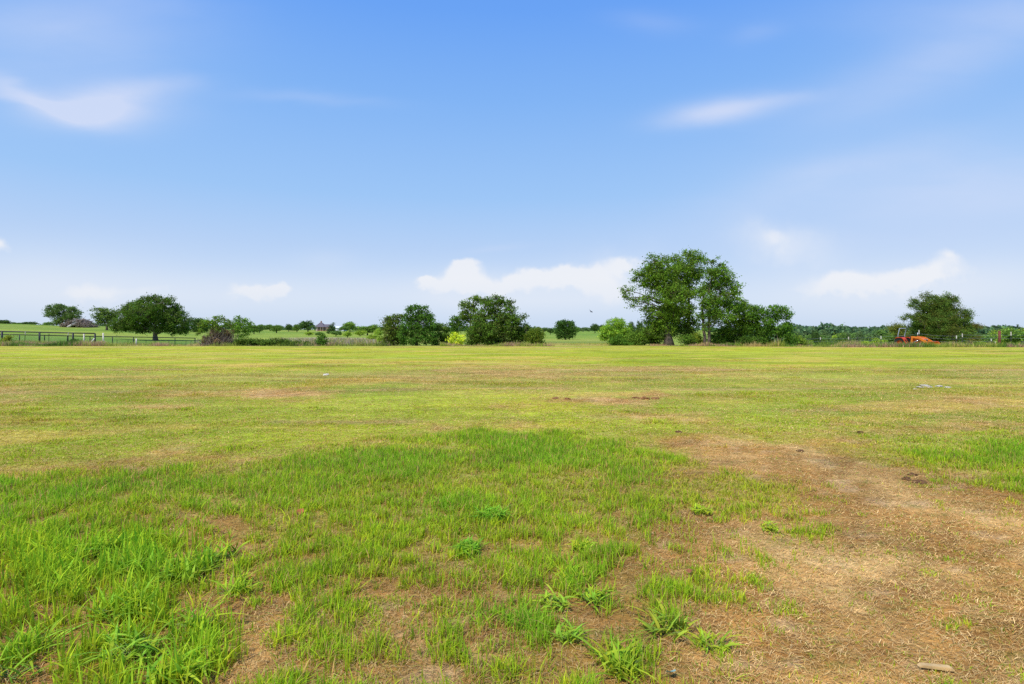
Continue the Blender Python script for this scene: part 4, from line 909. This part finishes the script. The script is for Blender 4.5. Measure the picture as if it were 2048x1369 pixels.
for i, (px, py, r, lb) in enumerate([(1838, 776, .1, 'leftmost white stone of the pale scatter on the right'), (1848, 773, .13, 'largest white stone of the pale scatter on the right'), (1860, 776, .09, 'white stone right of the largest one'), (1878, 774, .1, 'flat white stone standing apart on the right of the scatter'), (1896, 776, .11, 'rightmost white stone of the pale scatter'), (1830, 779, .06, 'smallest white stone in front of the pale scatter')]):
    lump('stone', lb, 'stone', px, py, r * .75, M_LIME, i + 31, 'white stones lying in the grass on the right', .28)
lump('litter_scrap', 'small white scrap lying in the mown grass left of the middle', 'litter', 652, 751, .07, M_WHITE, 55, flat=.5)
def curled_leaf(label, px, py, r, c):
    p = on_field(px, py); n = 7; V = []; Fs = []
    for i in range(n):
        for j in range(n):
            u, v = i / (n - 1) * 2 - 1, j / (n - 1) * 2 - 1
            w = math.sqrt(max(0, 1 - u * u)) * (.6 + .12 * math.sin(u * 9))
            V.append((u * r, v * r * w, .25 * r * (v * w) ** 2 + .35 * r * u * u))
    for i in range(n - 1):
        for j in range(n - 1): Fs.append((i * n + j, i * n + j + 1, (i + 1) * n + j + 1, (i + 1) * n + j))
    me = bpy.data.meshes.new('fallen_leaf'); me.from_pydata(V, [], Fs); me.materials.append(paint('dead_leaf', c, .7, 0, .35, 40))
    o = bpy.data.objects.new('fallen_leaf', me); col.objects.link(o); o.location = p + Vector((0, 0, .03)); o.rotation_euler = (.5, -.2, px); tag(o, label, 'leaf')
curled_leaf('red brown fallen leaf in the green grass left of the middle', 598, 1031, .045, (.4, .12, .03))
curled_leaf('rust brown fallen leaf beside the grass tufts at the bare ground', 1381, 1152, .03, (.3, .1, .04))
curled_leaf('pale blue green leaf scrap at the bottom edge', 1342, 1358, .028, (.3, .5, .45))
p = on_field(1870, 1338); m = MB().prism([(-.07, 0), (-.055, .012), (.06, .016), (.075, .008), (.07, 0)], -.012, .014)
o = m.build('wood_chip', paint('fresh_wood', (.62, .42, .18), .8, 0, .3, 30), None, bevel=.002); o.location = p + Vector((0, 0, .012)); o.rotation_euler = (0, .05, -.15); tag(o, 'pale yellow wood splinter on the bare soil at the lower right', 'wood chip')

# broad-leaved weeds one can tell apart
def weed(label, px, py, kind, size, n, tint=(.12, .3, .03), seed=0):
    p = on_field(px, py); t = thing('broadleaf_weed' if kind == 'tall' else 'rosette_weed', label, 'weed', p, 'broad leaved weeds in the foreground')
    size *= 1.35 if kind == 'tall' else 1.25; n = int(n * 1.5)
    rr = size * (.55 if kind == 'tall' else .45)
    k = n; a = R.uniform(0, 6.28, k); q = np.sqrt(R.uniform(0, 1, k)) * rr
    P = np.stack([np.cos(a) * q, np.sin(a) * q, np.zeros(k)], 1); P[:, 2] = ground(P[:, 0] + p.x, P[:, 1] + p.y) - p.z
    if kind == 'tall':
        P[:, 2] += R.uniform(0, .4, k) * size * .3; h = R.uniform(.25, 1.0, k) * size * .72; lean = R.uniform(.4, 2.0, k); w = R.uniform(.004, .0115, k)
    else:
        P[:, 2] += R.uniform(.0, .035, k); h = R.uniform(.03, .055, k) * (size / .12); lean = R.uniform(.8, 1.6, k) * 1.2; w = R.uniform(.005, .01, k); h = h * R.uniform(.4, 1.3, k)
    tip = jit(k, tint, .3, .14)
    V, qd, tr3, C = blades(P, h, w, lean, tip * .75, tip, 5, 'leaf')
    me = np_mesh('leaves', V, qd, tr3, C, M_GRASS, True, link=False); part('leaves', me, t)
    mb = MB()
    for i in range(0, k, 3): mb.tube([(P[i, 0] * .04, P[i, 1] * .04, 0), (P[i, 0], P[i, 1], P[i, 2] + h[i] * .3)], [.003, .002], 5)
    part('stems', mb.mesh('stems', paint('weed_stem', (.16, .24, .04), .6, 0, .2, 20), True), t)
g1, g2, g3 = (.4, .6, .04), (.42, .62, .05), (.52, .66, .04)
for a in [('broad leaved grass weed highest up on the lower left, below the lush band', 200, 1110, 'tall', .17, 60, g1), ('broad leaved weed right of the highest one on the left', 270, 1150, 'tall', .17, 60, g1), ('leafy weed in the middle of the lower left patch', 370, 1160, 'tall', .16, 55, g2),
          ('weed with long arching leaves at the right of the lower left patch', 440, 1120, 'tall', .15, 45, g1), ('tall leafy weed in the centre of the lower left corner', 250, 1225, 'tall', .17, 55, g2), ('weed with wide drooping leaves right of the lower left centre', 395, 1262, 'tall', .15, 30, g1),
          ('large splayed weed near the bottom of the left corner', 270, 1320, 'tall', .17, 60, g2), ('weed with wide leaves cut by the bottom edge', 350, 1362, 'tall', .16, 50, g1), ('weed with pale broad leaves at the left edge near the bottom', 60, 1300, 'tall', .14, 26, g2), ('small broad leaved weed at the left edge corner', 20, 1352, 'tall', .14, 26, g1), ('bright weed standing between the tufts on the far lower left', 130, 1170, 'tall', .14, 36, g3),
          ('leafy weed at the right rim of the lower left patch', 470, 1190, 'tall', .13, 30, g3),
          ('dense low green mat of weed in the centre foreground', 985, 1038, 'flat', .17, 190, (.3, .58, .04)), ('dense dark green weed mat left of the centre one', 935, 1103, 'flat', .14, 150, (.3, .54, .035)), ('yellow green leafy weed right of the centre', 1140, 1160, 'tall', .09, 70, g3),
          ('star shaped low weed right of the yellow green one', 1188, 1205, 'flat', .14, 60, g1), ('low weed below the yellow green one in the centre', 1105, 1215, 'flat', .13, 50, g2), ('tall fanned grass weed at the bottom right of the centre', 1240, 1335, 'tall', .13, 80, (.42, .58, .04)), ('low star weed left of the fanned one at the bottom', 1140, 1285, 'flat', .12, 36, g2), ('small pale weed on the bare ground edge', 1165, 1100, 'flat', .12, 50, g3), ('low bright weed beside the bare ground at the green edge', 1405, 1028, 'flat', .13, 70, g3), ('upright blue green grass weed near the bottom right of the tufts', 1330, 1270, 'tall', .13, 40, (.42, .54, .05)), ('lone green weed tuft in the bare ground', 1425, 1300, 'tall', .1, 26, (.44, .55, .04)), ('small creeping weed at the top of the bare ground', 1540, 1062, 'flat', .12, 34, g3)]:
    weed(*a)

# bird
p = at(1182.5, 45, 624); t = thing('bird', 'small dark bird flying above the lone round tree', 'bird', p, rz=.5)
M_BIRD = paint('feathers', (.04, .045, .055), .8, 0, .3, 20)
MB().tube([(-.13, 0, -.02), (-.06, 0, 0), (.03, 0, .01), (.09, 0, .015), (.13, 0, .01)], [.004, .025, .035, .024, .004], 8).build('body', M_BIRD, t, True)
for sg in (-1, 1):
    z = .17 if sg > 0 else -.08
    MB().add([(.05, sg * .02, .01), (-.03, sg * .02, .01), (-.04, sg * .12, z * .6), (.03, sg * .13, z * .65), (-.08, sg * .17, z * 1.1)], [(0, 1, 2, 3), (3, 2, 4)]).build('wing', M_BIRD, t)
MB().add([(-.11, -.01, -.02), (-.11, .01, -.02), (-.19, .03, -.03), (-.19, -.03, -.03)], [(0, 1, 2, 3)]).build('tail', M_BIRD, t)

# ------------------------------------------------------------------ world
w = bpy.data.worlds.new('World'); scn.world = w; w.use_nodes = True
N = w.node_tree.nodes; L = w.node_tree.links; bg = N['Background']
tc = N.new('ShaderNodeTexCoord'); sp = N.new('ShaderNodeSeparateXYZ'); L.new(tc.outputs['Generated'], sp.inputs[0])
def m_(op, a, b=None, c=None, clamp=False):
    n = N.new('ShaderNodeMath'); n.operation = op; n.use_clamp = clamp
    for i, v in enumerate((a, b, c)):
        if v is None: continue
        if isinstance(v, (int, float)): n.inputs[i].default_value = v
        else: L.new(v, n.inputs[i])
    return n.outputs[0]
X_, Y_, Z_ = sp.outputs
yy = m_('MAXIMUM', Y_, .08); U = m_('DIVIDE', X_, yy); V_ = m_('DIVIDE', Z_, yy)
hyp = m_('SQRT', m_('ADD', m_('MULTIPLY', X_, X_), m_('MULTIPLY', Y_, Y_))); EL = m_('DIVIDE', Z_, m_('MAXIMUM', hyp, .01))
def srgb(r, g, b): return tuple(((v / 255) / 12.92 if v / 255 <= .04045 else ((v / 255 + .055) / 1.055) ** 2.4) for v in (r, g, b)) + (1,)
ramp = N.new('ShaderNodeValToRGB'); L.new(m_('MULTIPLY', EL, 1 / .9, clamp=True), ramp.inputs['Fac'])
st = [(0, (206, 224, 248)), (.05, (210, 228, 252)), (.14, (186, 213, 250)), (.23, (160, 202, 251)), (.4, (132, 184, 250)), (.56, (108, 167, 250)), (.9, (80, 142, 238))]
cr = ramp.color_ramp; cr.elements[0].position = 0; cr.elements[0].color = srgb(*st[0][1]); cr.elements[1].position = 1; cr.elements[1].color = srgb(*st[-1][1])
for e, c in st[1:-1]:
    q = cr.elements.new(e / .9); q.color = srgb(*c)
cmb = N.new('ShaderNodeCombineXYZ'); L.new(U, cmb.inputs[0]); L.new(V_, cmb.inputs[1])
def wn(scale, det, rough, stretch=(1, 1, 1), rot=0, dist=0, off=0):
    mp = N.new('ShaderNodeMapping'); mp.inputs['Scale'].default_value = stretch; mp.inputs['Rotation'].default_value = (0, 0, rot); mp.inputs['Location'].default_value = (off, off, 0)
    L.new(cmb.outputs[0], mp.inputs['Vector']); n = N.new('ShaderNodeTexNoise'); n.inputs['Scale'].default_value = scale; n.inputs['Detail'].default_value = det; n.inputs['Roughness'].default_value = rough; n.inputs['Distortion'].default_value = dist
    L.new(mp.outputs[0], n.inputs['Vector']); return n.outputs['Fac']
def blob(px, py, rx, ry, ang=0, amp=1.0, u=None, v=None, pw=1):
    """soft cloud bank about a direction of the sky"""
    du = m_('SUBTRACT', u or U, (px - CX) / F); dv = m_('SUBTRACT', v or V_, (HY - py) / F); c, s = math.cos(ang), math.sin(ang)
    a = m_('DIVIDE', m_('ADD', m_('MULTIPLY', du, c), m_('MULTIPLY', dv, s)), rx / F); b = m_('DIVIDE', m_('SUBTRACT', m_('MULTIPLY', dv, c), m_('MULTIPLY', du, s)), ry / F)
    r2 = m_('ADD', m_('MULTIPLY', a, a), m_('MULTIPLY', b, b))
    return m_('MULTIPLY', m_('POWER', 2.718, m_('MULTIPLY', r2, -1)), amp)
def total(l):
    t = l[0]
    for q in l[1:]: t = m_('ADD', t, q)
    return t
n1 = wn(2.2, 5, .5, (1, 2.6, 1), -.2, .3); n2 = wn(9, 5, .5, (.6, 2.2, 1), -.25, .4, 3)
wu = m_('ADD', U, m_('MULTIPLY', m_('SUBTRACT', n1, .5), .16)); wv = m_('ADD', V_, m_('MULTIPLY', m_('SUBTRACT', n1, .5), .1))
cir = total([blob(215, 205, 110, 36, .05, .95, wu, wv), blob(80, 190, 120, 20, -.35, .6, wu, wv), blob(330, 165, 90, 18, .05, .22, wu, wv), blob(120, 60, 260, 110, .0, .34, wu, wv), blob(200, 235, 160, 40, 0, .18, wu, wv),
             blob(1440, 222, 110, 28, .2, .75, wu, wv), blob(1580, 195, 90, 14, .1, .16, wu, wv), blob(1310, 40, 90, 25, 0, .12, wu, wv), blob(1520, 60, 50, 20, .2, .12, wu, wv), blob(620, 200, 140, 16, -.08, .15, wu, wv),
             blob(1850, 140, 260, 60, .35, .32, wu, wv), blob(1950, 380, 420, 110, .1, .42, wu, wv), blob(1650, 350, 260, 40, .3, .22, wu, wv), blob(1000, 495, 60, 6, .1, .15, wu, wv), blob(2000, 30, 300, 60, 0, .25, wu, wv)])
cir = m_('MULTIPLY', cir, m_('ADD', .62, m_('MULTIPLY', n2, .76)))
mixc = N.new('ShaderNodeMixRGB'); L.new(m_('MINIMUM', cir, .8), mixc.inputs['Fac']); L.new(ramp.outputs['Color'], mixc.inputs['Color1']); mixc.inputs['Color2'].default_value = srgb(222, 230, 253)
# heaped clouds low on the horizon
n3 = wn(26, 6, .55, (1, 1.15, 1), 0, .2, 7); n3s = m_('SUBTRACT', n3, .5)
n4 = wn(9, 5, .5, (1, 1, 1), 0, 0, 11); 
cu = m_('ADD', U, m_('MULTIPLY', m_('SUBTRACT', n4, .5), .11)); n5 = wn(14, 5, .5, (1, 1, 1), 0, 0, 23); cv = m_('ADD', V_, m_('ADD', m_('MULTIPLY', n3s, .03), m_('MULTIPLY', m_('SUBTRACT', n5, .5), .05)))
heap = total([blob(932, 560, 40, 26, 0, .9, cu, cv), blob(925, 538, 20, 13, 0, .7, cu, cv), blob(985, 575, 40, 14, 0, .5, cu, cv), blob(862, 568, 22, 10, 0, .8, cu, cv), blob(1090, 560, 65, 22, .1, .9, cu, cv), blob(1020, 566, 40, 15, .1, .7, cu, cv), blob(1245, 530, 34, 17, 0, .85, cu, cv), blob(1180, 545, 40, 18, 0, .55, cu, cv), blob(1215, 585, 40, 28, 0, .75, cu, cv),
              blob(490, 586, 44, 18, 0, 1.0, cu, cv), blob(545, 580, 18, 14, 0, .8, cu, cv), blob(5, 490, 24, 22, 0, .8, cu, cv), blob(1700, 560, 55, 24, 0, .85, cu, cv), blob(1825, 556, 52, 22, .1, .9, cu, cv), blob(1893, 512, 26, 13, 0, .45, cu, cv), blob(1905, 535, 60, 22, 0, .5, cu, cv), blob(1140, 552, 26, 16, 0, .6, cu, cv), blob(1065, 552, 24, 14, 0, .5, cu, cv), blob(1185, 562, 50, 18, 0, .5, cu, cv), blob(1765, 572, 60, 20, 0, .5, cu, cv), blob(1640, 578, 50, 16, 0, .4, cu, cv), blob(1560, 480, 50, 24, 0, .45, cu, cv), blob(900, 575, 50, 16, 0, .45, cu, cv), blob(170, 590, 60, 18, 0, .75, cu, cv), blob(290, 580, 70, 14, 0, .35, cu, cv)])
hm = N.new('ShaderNodeMapRange'); hm.interpolation_type = 'SMOOTHSTEP'; hm.inputs['From Min'].default_value = .14; hm.inputs['From Max'].default_value = .72; L.new(m_('ADD', heap, m_('MULTIPLY', n3s, .5)), hm.inputs['Value'])
veil = total([blob(1060, 590, 260, 40, 0, .7), blob(1230, 560, 90, 50, 0, .4, cu, cv), blob(940, 580, 60, 30, 0, .4, cu, cv), blob(1560, 488, 90, 36, -.15, .7, cu, cv), blob(1740, 590, 260, 50, 0, .65), blob(450, 590, 420, 45, 0, .5), blob(60, 570, 240, 70, 0, .5), blob(2000, 560, 200, 50, 0, .4), blob(650, 520, 60, 20, 0, .15)])
mv = N.new('ShaderNodeMixRGB'); L.new(m_('MINIMUM', veil, .7), mv.inputs['Fac']); L.new(mixc.outputs[0], mv.inputs['Color1']); mv.inputs['Color2'].default_value = srgb(232, 239, 252)
low = m_('MULTIPLY', V_, 1 / .09, clamp=True)
mh = N.new('ShaderNodeMixRGB'); L.new(m_('MULTIPLY', m_('MULTIPLY', hm.outputs['Result'], low), .92), mh.inputs['Fac']); L.new(mv.outputs[0], mh.inputs['Color1']); mh.inputs['Color2'].default_value = srgb(244, 246, 252)
sky = N.new('ShaderNodeTexSky'); sky.sky_type = 'NISHITA'; sky.sun_disc = False; sky.sun_elevation = SUN_EL; sky.sun_rotation = SUN_AZ; sky.dust_density = 2; sky.ozone_density = 1
k10 = N.new('ShaderNodeVectorMath'); k10.operation = 'SCALE'; L.new(mh.outputs[0], k10.inputs[0]); k10.inputs['Scale'].default_value = 10
fin = N.new('ShaderNodeMixRGB'); fin.inputs['Fac'].default_value = .92; L.new(sky.outputs[0], fin.inputs['Color1']); L.new(k10.outputs[0], fin.inputs['Color2'])
L.new(fin.outputs[0], bg.inputs['Color']); bg.inputs['Strength'].default_value = .1
sun = bpy.data.lights.new('sun', 'SUN'); sun.energy = 4.6; sun.angle = math.radians(6); sun.color = (1, .95, .86)
so = bpy.data.objects.new('sun', sun); col.objects.link(so)
d = Vector((math.cos(SUN_EL) * math.sin(SUN_AZ), math.cos(SUN_EL) * math.cos(SUN_AZ), math.sin(SUN_EL))); so.rotation_euler = (-d).to_track_quat('-Z', 'Y').to_euler(); so.location = (0, 0, 30)

# ------------------------------------------------------------------ camera
cam = bpy.data.cameras.new('camera'); cam.sensor_width = 36; cam.lens = 36 * F / 2048; cam.shift_y = -(684.5 - HY) / 2048; cam.clip_start = .05; cam.clip_end = 9000
co = bpy.data.objects.new('camera', cam); col.objects.link(co); co.location = (0, 0, EYE); co.rotation_euler = (math.radians(90), 0, 0); scn.camera = co
scn.view_settings.view_transform = 'Standard'; scn.view_settings.look = 'None'; scn.view_settings.exposure = 0; scn.view_settings.gamma = 1
scn.render.resolution_x = 1024; scn.render.resolution_y = 684
scn.cycles.max_bounces = 5; scn.cycles.transparent_max_bounces = 4; scn.cycles.diffuse_bounces = 3; scn.cycles.use_denoising = False
